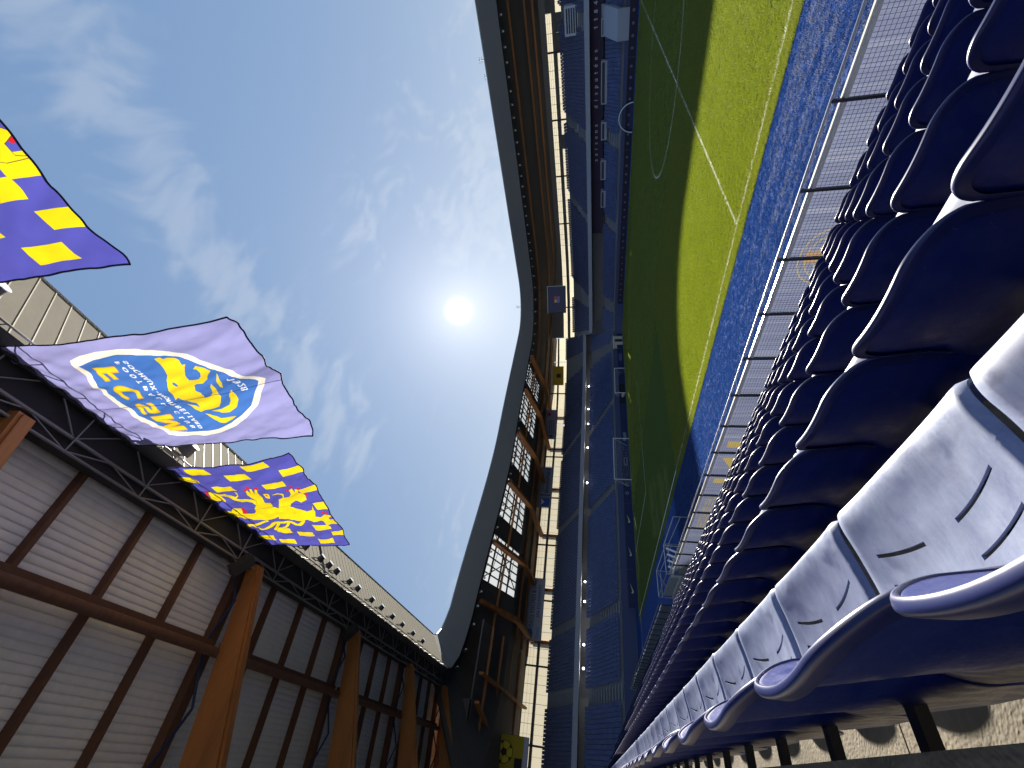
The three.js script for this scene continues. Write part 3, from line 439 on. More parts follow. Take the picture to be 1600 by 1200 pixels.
const CREST = {
head: [[0.166, 0.614], [0.165, 0.637], [0.183, 0.638], [0.179, 0.654], [0.191, 0.672], [0.211, 0.684], [0.240, 0.681], [0.238, 0.697], [0.258, 0.683], [0.314, 0.663], [0.361, 0.661], [0.359, 0.685], [0.353, 0.712], [0.333, 0.729], [0.305, 0.737], [0.282, 0.728], [0.274, 0.714], [0.252, 0.734], [0.267, 0.752], [0.276, 0.768], [0.297, 0.784], [0.333, 0.758], [0.370, 0.738], [0.399, 0.705], [0.399, 0.675], [0.413, 0.657], [0.452, 0.644], [0.478, 0.654], [0.508, 0.656], [0.547, 0.642], [0.540, 0.670], [0.503, 0.698], [0.442, 0.717], [0.405, 0.741], [0.445, 0.734], [0.524, 0.714], [0.549, 0.722], [0.603, 0.695], [0.645, 0.661], [0.657, 0.618], [0.658, 0.586], [0.671, 0.555], [0.638, 0.538], [0.577, 0.536], [0.610, 0.552], [0.632, 0.573], [0.590, 0.573], [0.551, 0.560], [0.518, 0.544], [0.493, 0.538], [0.514, 0.519], [0.479, 0.526], [0.410, 0.545], [0.342, 0.566], [0.298, 0.588], [0.229, 0.600]],
blade: [[0.328, 0.795], [0.408, 0.785], [0.472, 0.753], [0.449, 0.754], [0.393, 0.770]],
crescent: [[0.506, 0.779], [0.558, 0.780], [0.615, 0.768], [0.668, 0.734], [0.703, 0.687], [0.704, 0.641], [0.675, 0.604], [0.674, 0.655], [0.652, 0.703], [0.609, 0.734], [0.554, 0.755]],
tuft: [[0.688, 0.566], [0.718, 0.590], [0.745, 0.629], [0.738, 0.710], [0.766, 0.678], [0.787, 0.636], [0.775, 0.609], [0.747, 0.583], [0.721, 0.569]],
shield: [[0.121, 0.250], [0.089, 0.316], [0.069, 0.408], [0.069, 0.508], [0.090, 0.594], [0.126, 0.675], [0.189, 0.753], [0.260, 0.812], [0.348, 0.867], [0.425, 0.910], [0.475, 0.934], [0.534, 0.916], [0.609, 0.878], [0.692, 0.819], [0.764, 0.750], [0.835, 0.659], [0.877, 0.566], [0.894, 0.477], [0.887, 0.374], [0.860, 0.281], [0.755, 0.248], [0.611, 0.219], [0.482, 0.208], [0.356, 0.214], [0.232, 0.230]],
inner: [[0.154, 0.274], [0.116, 0.376], [0.107, 0.492], [0.126, 0.580], [0.161, 0.661], [0.225, 0.739], [0.296, 0.799], [0.386, 0.853], [0.455, 0.887], [0.481, 0.902], [0.530, 0.887], [0.604, 0.848], [0.677, 0.797], [0.739, 0.735], [0.799, 0.656], [0.836, 0.573], [0.852, 0.492], [0.847, 0.395], [0.824, 0.311], [0.722, 0.279], [0.578, 0.249], [0.456, 0.240], [0.343, 0.244], [0.239, 0.261]],
};
function tracer(c, w, h) { return (pts, style) => { c.fillStyle = style; c.beginPath(); pts.forEach((p, i) => (i ? c.lineTo(p[0] * w, p[1] * h) : c.moveTo(p[0] * w, p[1] * h))); c.closePath(); c.fill(); }; }
function heraldic() {
  return canvas(1280, 1024, (c, w, h) => {
    c.fillStyle = flagBlue; c.fillRect(0, 0, w, h);
    const yel = 'rgb(242,216,20)', red = 'rgb(205,32,48)', fill = tracer(c, w, h); c.fillStyle = yel;
    for (const [u, v] of [[0.045, 0.71], [0.045, 0.27], [0.14, 0.06], [0.13, 0.5], [0.14, 0.92], [0.24, 0.29], [0.25, 0.71], [0.36, 0.07], [0.37, 0.93], [0.54, 0.96], [0.70, 0.965], [0.75, 0.8], [0.84, 0.58], [0.89, 0.12], [0.94, 0.32], [0.935, 0.76], [0.84, 0.955], [0.79, 0.37]]) c.fillRect((u - 0.029) * w, (v - 0.085) * h, 0.058 * w, 0.17 * h);
    c.lineJoin = c.lineCap = 'round';
    const stroke = (pts, width, style) => { c.strokeStyle = style; c.lineWidth = width; c.beginPath(); pts.forEach((p, i) => { if (!i) c.moveTo(p[0] * w, p[1] * h); else if (i === pts.length - 1) c.lineTo(p[0] * w, p[1] * h); else { const q = pts[i + 1]; c.quadraticCurveTo(p[0] * w, p[1] * h, (p[0] + q[0]) / 2 * w, (p[1] + q[1]) / 2 * h); } }); c.stroke(); };
    const tails = [[[[0.665, 0.678], [0.714, 0.616], [0.694, 0.558], [0.684, 0.506], [0.692, 0.451], [0.670, 0.414], [0.687, 0.352], [0.734, 0.279], [0.764, 0.201], [0.747, 0.142], [0.709, 0.117], [0.708, 0.069], [0.739, 0.02]], 30], [[[0.676, 0.421], [0.732, 0.348], [0.784, 0.282]], 26], [[[0.687, 0.509], [0.741, 0.446], [0.755, 0.390]], 22], [[[0.712, 0.126], [0.676, 0.222], [0.664, 0.305]], 24]];
    for (const [q, k] of tails) stroke(q, k + 6, 'rgb(52,46,110)'); for (const [q, k] of tails) stroke(q, k, yel);
    for (const [u, v] of [[0.275, 0.091], [0.305, 0.073], [0.335, 0.053], [0.265, 0.452], [0.246, 0.490], [0.250, 0.559], [0.326, 0.766], [0.302, 0.814], [0.325, 0.865], [0.427, 0.871], [0.600, 0.923], [0.604, 0.955], [0.640, 0.985]]) { c.fillStyle = red; c.beginPath(); c.ellipse(u * w, v * h, 18, 15, 0, 0, 7); c.fill(); }
    for (const k of ['hind2', 'hind1', 'body', 'arm1', 'arm2', 'badge']) { c.strokeStyle = 'rgb(70,62,70)'; c.lineWidth = 4; fill(LION[k], yel); c.stroke(); }
    for (const k of ['hind2', 'hind1', 'body', 'arm1']) fill(LION[k], yel); c.lineWidth = 3; c.strokeStyle = 'rgb(150,120,20)'; fill(LION.arm2, yel); c.stroke(); fill(LION.badge, yel);
    fill([[0.478, 0.211], [0.471, 0.243], [0.498, 0.235], [0.507, 0.253], [0.536, 0.216], [0.539, 0.184], [0.519, 0.185]], red); fill([[0.34, 0.558], [0.345, 0.575], [0.36, 0.572], [0.357, 0.552]], red);
    c.fillStyle = 'rgb(60,50,20)'; c.beginPath(); c.arc(0.515 * w, 0.125 * h, 6, 0, 7); c.fill();
    for (const q of [[[0.47, 0.35], [0.52, 0.42], [0.50, 0.5]], [[0.56, 0.3], [0.58, 0.42], [0.56, 0.55]], [[0.52, 0.62], [0.56, 0.66], [0.6, 0.62]], [[0.53, 0.1], [0.58, 0.16], [0.6, 0.24]]]) stroke(q, 3, 'rgba(150,115,10,0.85)');
    c.strokeStyle = 'rgb(30,28,80)'; c.lineWidth = 2.5; c.beginPath(); c.moveTo(0.5 * w, 0); c.lineTo(0.5 * w, h); c.stroke(); c.lineWidth = 9; c.strokeRect(0, 0, w, h);
  });
}
function crestTexture() {
  return canvas(640, 1088, (c, w, h) => {
    const X = (u) => u * w, Y = (v) => v * h, yel = 'rgb(246,214,34)', blue = 'rgb(70,118,196)', fill = tracer(c, w, h);
    c.fillStyle = 'rgb(152,152,206)'; c.fillRect(0, 0, w, h);
    fill(CREST.shield, 'rgb(250,240,222)'); fill(CREST.inner, blue);
    c.strokeStyle = 'rgb(232,170,40)'; c.textAlign = 'center'; c.textBaseline = 'middle'; c.font = 'bold 148px sans-serif'; c.lineWidth = 10; c.lineJoin = 'round';
    'FCSM'.split('').forEach((l, i) => { c.fillStyle = yel; c.save(); c.translate(X([0.235, 0.395, 0.565, 0.74][i]), Y([0.352, 0.345, 0.345, 0.352][i])); c.scale(0.95, 1); c.strokeText(l, 0, 0); c.fillText(l, 0, 0); c.restore(); });
    c.fillStyle = 'rgb(245,245,250)'; c.font = 'bold 34px sans-serif'; const spread = (s, u0, u1, v) => s.split('').forEach((l, i) => c.fillText(l, X(lerp(u0, u1, i / (s.length - 1))), Y(v)));
    spread('FOOTBALL CLUB', 0.165, 0.80, 0.445); spread('SOCHAUX-MONTBÉLIARD', 0.165, 0.805, 0.485);
    c.font = 'bold 44px sans-serif'; spread('1928', 0.40, 0.53, 0.828);
    for (const k of ['head', 'blade', 'crescent', 'tuft']) fill(CREST[k], yel);
    c.fillStyle = blue; c.beginPath(); c.ellipse(X(0.375), Y(0.592), 12, 8, 0.4, 0, 7); c.fill();
    c.strokeStyle = 'rgb(40,36,90)'; c.lineWidth = 2.5; c.beginPath(); c.moveTo(X(0.56), 0); c.lineTo(X(0.52), h); c.stroke(); c.lineWidth = 6; c.strokeRect(0, 0, w, h);
  });
}
function flag(map, label, zNear, zFar, top, bottomNear, bottomFar, sway, seed) {
  const t = thing('flag', label, 'flag'), nu = 56, nv = 64;
  const f = (u, v) => { // u runs away from us along the walkway, v down the cloth; gathered folds fan out from the tied upper corners
    const w = v * v, fold = Math.exp(-v * 2.2), z = lerp(zNear, zFar, u) + sway * w + 0.03 * Math.sin(v * 9 + seed);
    const corner = Math.exp(-(u * u * 9 + v * 1.6)) + Math.exp(-((1 - u) * (1 - u) * 9 + v * 1.6)), pleat = 0.022 * fold * Math.sin(u * 31 + 6 * fbm2(u * 3 + seed, v * 1.5, 2)) + 0.045 * corner * Math.sin((u < 0.5 ? u : 1 - u) / (v + 0.12) * 9 + seed) + 0.09 * fbm2(u * 6 + v * 3 + seed, v * 2.2 - u, 3), big = 0.20 * v * Math.sin(u * 5.2 + v * 2.2 + seed) + 0.07 * Math.sin(u * 15 + v * 4 + seed) * smooth(0.2, 1, v);
    const y = lerp(top - 0.14 * Math.sin(Math.PI * u) - 0.03 * Math.abs(Math.sin(u * 28)), lerp(bottomNear, bottomFar, u) + 0.09 * Math.abs(Math.sin(u * 15 + seed)) + 0.10 * Math.sin(u * 9 + seed), v);
    return [7.06 + pleat + big + 0.15 * w, y, z];
  };
  part('cloth', grid(nu, nv, f), new THREE.MeshPhysicalMaterial({ map, roughness: 0.97, transmission: 0.33, thickness: 0, side: THREE.DoubleSide, sheen: 0.25, sheenColor: new THREE.Color(0.8, 0.8, 0.9), sheenRoughness: 0.5 }), t);
  const hem = (fn) => { const pts = []; for (let i = 0; i <= 60; i++) pts.push(V(...fn(i / 60))); return new THREE.TubeGeometry(new THREE.CatmullRomCurve3(pts), 90, 0.022, 5); };
  const hm = std(0.02, 0.02, 0.075, 0.8);
  part('hem', merge([hem((s) => f(s, 1)), hem((s) => f(0, s)), hem((s) => f(1, s))]), hm, t);
  const ties = []; for (const u of [0, 0.25, 0.5, 0.75, 1]) { const p = f(u, 0); ties.push(bar(V(...p), V(7.1, 22.16, p[2]), 0.012, 5)); }
  part('tie', merge(ties), M.darkSteel, t);
}
const lionMap = heraldic();
flag(lionMap, 'blue flag with yellow lion and bars, on the halfway line side of the crest flag', 3.4, -4.2, 22.05, 14.75, 15.5, 0.1, 1.1);
flag(crestTexture(), 'lilac flag with the blue and yellow shield crest', -6.2, -11.25, 22.05, 13.35, 14.0, 0.85, 2.4);
flag(lionMap, 'blue flag with yellow lion and bars, between the crest flag and the stadium corner', -12.6, -20.2, 22.05, 15.65, 16.6, 0.95, 4.0);
// ---------------------------------------------------------------- the stand behind the goal and the stand across the pitch: one bowl, swept along a bent line
const RARC = 8 * Math.PI / 2, ARC = 10 * Math.PI / 2, S_END = 72, S_MID = S_END + ARC / 2, S_OPP = S_END + ARC, S_MAX = S_OPP + 95;
function bowl(s, d) { // point at s along the front wall, d behind it -> [x, z], outward normal
  if (s <= S_END) return { x: -10 + s, z: -63 - d, nx: 0, nz: -1 };
  if (s >= S_OPP) return { x: 72 + d, z: -53 + (s - S_OPP), nx: 1, nz: 0 };
  const a = -Math.PI / 2 + (s - S_END) / 10; return { x: 62 + Math.cos(a) * (10 + d), z: -53 + Math.sin(a) * (10 + d), nx: Math.cos(a), nz: Math.sin(a) };
}
function ring(s, d) { // the same for the roof edge: near corner, goal end, far corner, opposite side
  const L0 = 4 * Math.PI / 2, L1 = 54.4, L2 = RARC;
  if (s < L0) { const a = Math.PI + s / 4; return { x: 14.6 + Math.cos(a) * (4 + d), z: -56 + Math.sin(a) * (4 + d) }; }
  if (s < L0 + L1) return { x: 14.6 + s - L0, z: -60 - d };
  if (s < L0 + L1 + L2) { const a = -Math.PI / 2 + (s - L0 - L1) / 8; return { x: 69 + Math.cos(a) * (8 + d), z: -52 + Math.sin(a) * (8 + d) }; }
  return { x: 77 + d, z: -52 + s - L0 - L1 - L2 };
}
const R0 = 2 * Math.PI, R1 = R0 + 54.4, RM = R1 + RARC / 2, R2 = R1 + RARC, RMAX = R2 + 95;
function swept(pathFn, s0, s1, prof, closed, uvScale = 1) { // a profile of [d, y] points (or a function of s giving them) swept along the line
  const curved = [], N = Math.max(2, Math.ceil((s1 - s0) / 1.6)), pos = [], uv = [], idx = [];
  for (let i = 0; i <= N; i++) curved.push(lerp(s0, s1, i / N));
  const P = (s) => (typeof prof === 'function' ? prof(s) : prof), K = P(s0).length, segs = closed ? K : K - 1;
  for (let k = 0; k < segs; k++) for (let i = 0; i < N; i++) {
    const c = []; for (const [si, kk] of [[curved[i], k], [curved[i + 1], k], [curved[i + 1], (k + 1) % K], [curved[i], (k + 1) % K]]) { const [d, y] = P(si)[kk], q = pathFn(si, d); c.push([q.x, y, q.z, si * uvScale, (d + y) * uvScale]); }
    for (const j of [0, 1, 2, 0, 2, 3]) { pos.push(c[j][0], c[j][1], c[j][2]); uv.push(c[j][3], c[j][4]); }
  }
  const g = new THREE.BufferGeometry(); g.setAttribute('position', new THREE.Float32BufferAttribute(pos, 3)); g.setAttribute('uv', new THREE.Float32BufferAttribute(uv, 2)); g.computeVertexNormals(); return g;
}
const TIERS = {
  endLow: { d0: 0.2, y0: 1.8, rows: 13, tread: 0.84, rise: 0.335 }, endUp: { d0: 9.6, y0: 7.75, rows: 13, tread: 0.86, rise: 0.37 },
  oppLow: { d0: 0.2, y0: 1.45, rows: 6, tread: 0.84, rise: 0.33 }, oppUp: { d0: 4.4, y0: 6.3, rows: 14, tread: 0.86, rise: 0.3 },
};
const steps = (t) => { const p = [[t.d0, t.y0]]; for (let i = 0; i < t.rows; i++) { p.push([t.d0 + t.tread * (i + 1), t.y0 + t.rise * i], [t.d0 + t.tread * (i + 1), t.y0 + t.rise * (i + 1)]); } return p; };
const sOppZ = (z) => S_OPP + z + 53, aisleEnd = [18.4, 27.8, 45.8, 63.3, 77], aisleOpp = [84.5, sOppZ(-39.5), sOppZ(-25.5), sOppZ(-11), sOppZ(4)];
const standMat = M.concreteGrey, innerDark = M.concreteGrey, slabMat = std(0.36, 0.37, 0.42, 0.85), stairMat = std(0.33, 0.34, 0.38, 0.9);
const seatSpots = [];
function buildStand(name, label, s0, s1, low, up, aisles, rear) {
  const t = thing(name, label, 'grandstand');
  part('front_wall', swept(bowl, s0, s1, [[0, 0], [0, low.y0], [low.d0, low.y0]]), std(0.055, 0.075, 0.16, 0.7), t);
  part('lower_terrace', swept(bowl, s0, s1, steps(low)), standMat, t);
  const lowEnd = low.d0 + low.tread * low.rows, lowTop = low.y0 + low.rise * low.rows, upEnd = up.d0 + up.tread * up.rows, upTop = up.y0 + up.rise * up.rows;
  part('concourse_floor', swept(bowl, s0, s1, [[lowEnd, lowTop], [lowEnd + 4.5, lowTop]]), standMat, t);
  part('concourse_wall', swept(bowl, s0, s1, [[lowEnd + 4.5, lowTop], [lowEnd + 4.5, up.y0 + 2]]), innerDark, t);
  part('upper_terrace', swept(bowl, s0, s1, steps(up)), standMat, t);
  part('upper_front', swept(bowl, s0, s1, [[up.d0, up.y0 + 0.4], [up.d0 - 0.14, up.y0 + 0.4], [up.d0 - 0.14, up.y0 - 0.3], [up.d0, up.y0 - 0.3]], true), slabMat, t);
  part('upper_soffit', swept(bowl, s0, s1, [[up.d0, up.y0 - 0.3], [up.d0 + 4, up.y0 - 0.3], [upEnd, upTop - 1.2]]), innerDark, t);
  part('back_walkway', swept(bowl, s0, s1, [[upEnd, upTop], [rear.d, upTop]]), standMat, t);
  part('rear_wall', swept(bowl, s0, s1, [[rear.d, 0], [rear.d, rear.low0]]), std(0.22, 0.2, 0.19, 0.85), t);
  part('upper_wall', swept(bowl, s0, s1, [[rear.d, rear.high1], [rear.d, rear.high1 + (rear.d > 21 ? 0.5 : 3.0)]]), std(0.22, 0.2, 0.19, 0.85), t);
  part('rear_beam', swept(bowl, s0, s1, [[rear.d - 0.15, rear.low1], [rear.d - 0.15, rear.high0], [rear.d + 0.15, rear.high0], [rear.d + 0.15, rear.low1]], true), M.darkRoof, t);
  // daylit panels in the back wall, one at a time, with posts and mullions
  const w = 2.6, blocked = rear.blocked || (() => false);
  for (let s = s0; s < s1 - 0.2; s += w) {
    const e = Math.min(s1, s + w - 0.07);
    if (!blocked(s, 0)) part('window_panel', swept(bowl, s, e, [[rear.d, rear.low0], [rear.d, rear.low1]]), M.translucent, t); else part('wall_panel', swept(bowl, s, e, [[rear.d, rear.low0], [rear.d, rear.low1]]), M.darkRoof, t);
    if (!blocked(s, 1)) part('window_panel', swept(bowl, s, e, [[rear.d, rear.high0], [rear.d, rear.high1]]), M.translucent, t); else part('wall_panel', swept(bowl, s, e, [[rear.d, rear.high0], [rear.d, rear.high1]]), M.darkRoof, t);
    const q = bowl(e + 0.035, rear.d - 0.1), thick = Math.round((s - s0) / w) % 4 === 0 ? 0.16 : 0.03;
    part('mullion', bar(V(q.x, rear.low0, q.z), V(q.x, rear.high1, q.z), thick, 6), M.darkSteel, t);
    const c = bowl((s + e) / 2, rear.d - 0.05); part('glazing_bar', bar(V(c.x, rear.low0, c.z), V(c.x, rear.high1, c.z), 0.014, 5), M.darkSteel, t);
  }
  for (const k of [0.34, 0.67]) part('glazing_bar', swept(bowl, s0, s1, [[rear.d - 0.06, lerp(rear.high0, rear.high1, k)], [rear.d - 0.06, lerp(rear.high0, rear.high1, k) + 0.03], [rear.d - 0.03, lerp(rear.high0, rear.high1, k) + 0.03]], true), M.darkSteel, t);
  // aisles and the seats between them
  for (const [tier, kind] of [[low, 'low'], [up, 'up']]) {
    for (const a of aisles) {
      const g = []; for (let i = 0; i < tier.rows; i++) for (const h of [0, 1]) { const q0 = tier.d0 + tier.tread * (i + 0.5 * h), y = tier.y0 + tier.rise * (i + 0.5 * h) + 0.01; g.push(swept(bowl, a - 0.75, a + 0.75, [[q0, y], [q0, y + 0.01], [q0 + tier.tread / 2, y + 0.01], [q0 + tier.tread / 2, y]])); }
      part('stair', merge(g), stairMat, t);
    }
    for (let i = 0; i < tier.rows; i++) {
      const d = tier.d0 + tier.tread * i + 0.42, y = tier.y0 + tier.rise * i, k = s0 >= S_OPP || s1 <= S_END ? 1 : 1;
      for (let s = s0 + 0.3; s < s1 - 0.3;) { const bend = s > S_END && s < S_OPP, ds = bend ? 0.5 * 10 / (10 + d) : 0.5; s += ds; if (aisles.some((a) => Math.abs(a - s) < 0.95)) continue; const q = bowl(s, d); seatSpots.push([q.x, y, q.z, Math.atan2(-q.nx, -q.nz), kind, s]); }
    }
  }
  return t;
}
buildStand('end_stand', 'two tier blue seated stand behind the goal with cream daylit back panels', 0, S_MID, TIERS.endLow, TIERS.endUp, aisleEnd, { d: 23, low0: 12.85, low1: 14.75, high0: 15.15, high1: 16.85 });
const opp = buildStand('opposite_stand', 'two tier stand across the pitch with lettering on its dark balcony wall', S_MID, S_MAX, TIERS.oppLow, TIERS.oppUp, aisleOpp, { d: 20, low0: 10.6, low1: 11.7, high0: 12.35, high1: 13.3, blocked: (s, hi) => hi ? s > sOppZ(-14) : s > sOppZ(-6) || (s > sOppZ(-24) && fbm2(s * 0.3, 2, 2) > 0.1) || (s > sOppZ(-34) && s < sOppZ(-30)) });
// seats of the far stands
{
  const back = new THREE.BoxGeometry(0.43, 0.36, 0.04); back.rotateX(-0.15); back.translate(0, 0.58, -0.17); const pan = new THREE.BoxGeometry(0.43, 0.05, 0.38); pan.translate(0, 0.41, 0.02);
  const g = merge([back, pan]), r = seeded(5), m = phys(1, 1, 1, 0.5, {}), im = new THREE.InstancedMesh(g, m, seatSpots.length), m4 = new THREE.Matrix4(), q = new THREE.Quaternion(), c = new THREE.Color(), up = V(0, 1, 0);
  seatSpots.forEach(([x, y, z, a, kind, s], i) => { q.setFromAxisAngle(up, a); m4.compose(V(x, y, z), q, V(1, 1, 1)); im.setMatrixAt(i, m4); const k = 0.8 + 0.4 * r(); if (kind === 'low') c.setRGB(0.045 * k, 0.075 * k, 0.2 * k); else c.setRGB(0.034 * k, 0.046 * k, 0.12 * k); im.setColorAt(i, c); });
  im.name = 'distant_seats'; im.castShadow = im.receiveShadow = true; scene.add(im);
  tag(im, 'small blue seats filling both tiers of the far stands', 'seats', null, 'stuff');
}
// ---------------------------------------------------------------- roofs of the far stands
const roofProfile = (s) => { // front, middle and rear of the sheeting: [d, y]
  const q = smooth(R1, R2, s), x = ring(s, 0).x, top = RING_TOP(x);
  return { top, front: [4.6, top - 1.35], mid: [lerp(13.5, 9.5, q), lerp(17.95, 17.0, q)], rear: [lerp(26.5, 15.5, q), lerp(16.95, 14.1, q)] };
};
function farRoof(name, label, s0, s1, skylights, beamsAt) {
  const t = thing(name, label, 'roof'), F = (f) => (s) => f(roofProfile(s));
  part('visor', swept(ring, s0, s1, F((p) => [[0, p.top], [RECESS, p.top - DROP], [RECESS + 0.08, p.top - DROP + 0.06], [0.05, p.top + 0.08]]), true), M.fasciaGrey, t);
  part('edge_trim', swept(ring, s0, s1, F((p) => [[-0.06, p.top + 0.02], [-0.06, p.top + 0.16], [0.06, p.top + 0.16], [0.06, p.top + 0.02]]), true), M.fasciaGrey, t);
  part('visor_box', swept(ring, s0, s1, F((p) => [[RECESS + 0.08, p.top - DROP + 0.06], [RECESS + 1.3, p.top - DROP + 0.1], [RECESS + 1.3, p.top - 1.4]])), M.blackDeck, t);
  part('front_covering', swept(ring, s0, s1, F((p) => [[0.05, p.top + 0.08], [p.front[0], p.front[1] + 0.18], [p.front[0], p.front[1]]])), M.roofTop, t);
  part('rear_covering', swept(ring, s0, s1, F((p) => [p.mid, p.rear, [p.rear[0], p.rear[1] + 0.2], [p.mid[0], p.mid[1] + 0.2]]), true), M.darkRoof, t);
  const cuts = [s0, ...skylights.flat(), s1];
  for (let k = 0; k + 1 < cuts.length; k++) {
    const a = cuts[k], b = cuts[k + 1]; if (b - a < 0.05) continue;
    if (k % 2 === 0) { part('roof_sheet', swept(ring, a, b, F((p) => [p.front, p.mid, [p.mid[0], p.mid[1] + 0.15], [p.front[0], p.front[1] + 0.15]]), true), M.darkRoof, t); continue; }
    const cols = 6, rows = 4; // skylight: panes in a grid of dark bars
    const at = (s, v) => { const p = roofProfile(s), d = lerp(p.front[0], p.mid[0], v), y = lerp(p.front[1], p.mid[1], v), q = ring(s, d); return V(q.x, y, q.z); };
    for (let i = 0; i < cols; i++) for (let j = 0; j < rows; j++) { const g = grid(1, 1, (u, v) => { const p = at(lerp(a, b, (i + u) / cols), (j + v) / rows); return [p.x, p.y + 0.06, p.z]; }); part('pane', g, M.skylight, t); }
    const bars = []; for (let i = 0; i <= cols; i++) bars.push(beam(at(lerp(a, b, i / cols), 0), at(lerp(a, b, i / cols), 1), 0.11, 0.2)); for (let j = 0; j <= rows; j++) bars.push(beam(at(a, j / rows), at(b, j / rows), 0.14, 0.26)); for (let j = 0; j < rows; j++) bars.push(bar(at(a, j / rows), at(b, (j + 0.5) / rows), 0.045, 5));
    for (const [q, u] of [[0, 1], [1, 0]]) bars.push(beam(at(lerp(a, b, q), 0).add(V(0, -0.5, 0)), at(lerp(a, b, u), 1).add(V(0, -0.5, 0)), 0.12, 0.12));
    part('glazing_frame', merge(bars), M.darkSteel, t);
  }
  for (const s of beamsAt) { // glued timber beams under the sheeting
    const p = roofProfile(s), a = ring(s, RECESS + 1.4), b = ring(s, p.mid[0]), c = ring(s, p.rear[0] - 0.3), ya = p.top - DROP - 0.1, yb = p.mid[1] - 0.95, yc = p.rear[1] - 0.8;
    part('timber_beam', beam(V(a.x, ya, a.z), V(b.x, yb, b.z), 0.55, 1.0), M.glulam, t); part('timber_beam', beam(V(b.x, yb, b.z), V(c.x, yc, c.z), 0.5, 0.8), M.glulam, t);
    part('column', beam(V(c.x, 0, c.z), V(c.x, yc, c.z), 0.5, 0.5, V(1, 0, 0)), M.glulam, t);
  }
  for (const v of [0.25, 0.6, 0.95]) part('purlin', swept(ring, Math.max(s0, R0), s1, F((p) => { const d = lerp(p.mid[0], p.rear[0], v), y = lerp(p.mid[1], p.rear[1], v); return [[d, y - 0.02], [d, y - 0.35], [d + 0.2, y - 0.35], [d + 0.2, y - 0.02]]; }), true), M.glulam, t);
  for (const v of [0.02, 0.5]) part('purlin', swept(ring, Math.max(s0, R0), s1, F((p) => { const d = lerp(p.front[0], p.mid[0], v), y = lerp(p.front[1], p.mid[1], v); return [[d, y - 0.25], [d, y - 0.6], [d + 0.2, y - 0.6], [d + 0.2, y - 0.25]]; }), true), M.glulam, t);
  return t;
}
const sx = (x) => R0 + x - 14.6;
farRoof('end_stand_roof', 'dark roof with grey visor, skylights and orange timber beams above the goal end stand', 0, RM, [[20.2, 27.4], [30.5, 37.7], [40.8, 48], [51, 58.2], [60.8, 66]].map((q) => q.map(sx)), [17, 25.7, 36.2, 46.7, 57.2, 66.8].map(sx));
farRoof('opposite_stand_roof', 'long dark roof with grey visor above the stand across the pitch', RM, RMAX, [], []);
{ // corner between our roof and the roof behind the goal
  const t = thing('corner_roof', 'dark timbered roof closing the corner where the two stands meet', 'roof');
  part('roof_sheet', prism([[-63.2, 19.9], [-86.2, 16.95], [-86.2, 17.15], [-63.2, 20.1]], 'x', -14, 14.4), M.darkRoof, t);
  part('gable_panel', box(-14, 5.6, 19.8, 23.4, -63.35, -63.2), M.darkRoof, t);
  for (const [x0, x1] of [[8.4, 7.4], [5.4, -4]]) part('timber_beam', beam(V(x0, 19.3, -63.5), V(x1, 16.3, -85.6), 0.3, 0.6), M.glulam, t);
  for (const z of [-66, -71, -76, -81]) part('purlin', box(-14, 14.2, 19.3 - (-z - 63) * 0.128, 19.6 - (-z - 63) * 0.128, z - 0.12, z + 0.12), M.glulam, t);
}
for (let s = 2; s < R2 + 60; s += 1.9) { const p = roofProfile(s), q = ring(s, RECESS + 0.25), a = ring(s, RECESS - 0.2); floodlight(q.x, p.top - DROP - 0.42, q.z, Math.atan2(-(a.z - q.z), a.x - q.x), -0.35, s < RM ? 'small floodlight under the visor of the goal end roof' : 'small floodlight under the visor of the roof across the pitch', s < RM ? 'floodlights on the goal end roof' : 'floodlights on the opposite roof', 0.62); }

for (const [x, y, z, h] of [[86, 18.6, -15.2, 5.6], [84.5, 18.8, -17.3, 4.6], [82, 18, -63, 6]]) { // thin masts on the far roof
  const t = thing('antenna', h > 5.8 ? 'lattice mast above the far corner roof' : h > 5 ? 'taller thin antenna on the roof across the pitch' : 'shorter thin antenna on the roof across the pitch', 'antenna', [x, y, z]); part('mast', bar(V(0, 0, 0), V(0, h, 0), 0.05, 6), M.darkSteel, t); for (const k of [0.8, 0.9, 0.97]) part('crossbar', bar(V(-0.1, h * k, -0.45), V(0.1, h * k, 0.45), 0.025, 5), M.darkSteel, t);
}
// ---------------------------------------------------------------- signs, boards, goals and other things round the pitch
function sign(name, label, category, w, h, pos, turn, map, group, depth = 0.06) {
  const t = thing(name, label, category, pos, turn, group);
  part('frame', box(-w / 2 - 0.03, w / 2 + 0.03, -h / 2 - 0.03, h / 2 + 0.03, -depth, -0.004), M.darkSteel, t);
  part('face', new THREE.PlaneGeometry(w, h), new THREE.MeshStandardMaterial({ map, roughness: 0.7 }), t);
  return t;
}
const text = (w, h, bg, draw) => canvas(w, h, (c) => { c.fillStyle = bg; c.fillRect(0, 0, w, h); c.textAlign = 'center'; c.textBaseline = 'middle'; draw(c, w, h); });
sign('sponsor_banner', 'pale banner with blue swimming pool lettering in front of the back windows', 'banner', 10.2, 2.9, [21.6, 15.75, -83], 0, text(1024, 291, '#aab0c4', (c) => { c.fillStyle = '#4a5ea0'; c.font = 'bold 104px sans-serif'; c.fillText('OASIS PISCINES & SPAS', 600, 100, 800); c.font = 'bold 74px sans-serif'; c.fillText('SPA EQUIPEMENT', 640, 205, 560); c.fillStyle = '#2a6cc8'; c.beginPath(); c.ellipse(110, 90, 78, 46, 0, 0, 7); c.fill(); c.fillStyle = '#5a7ac0'; c.font = 'bold 70px sans-serif'; c.fillText('Oasis', 120, 215, 200); }));
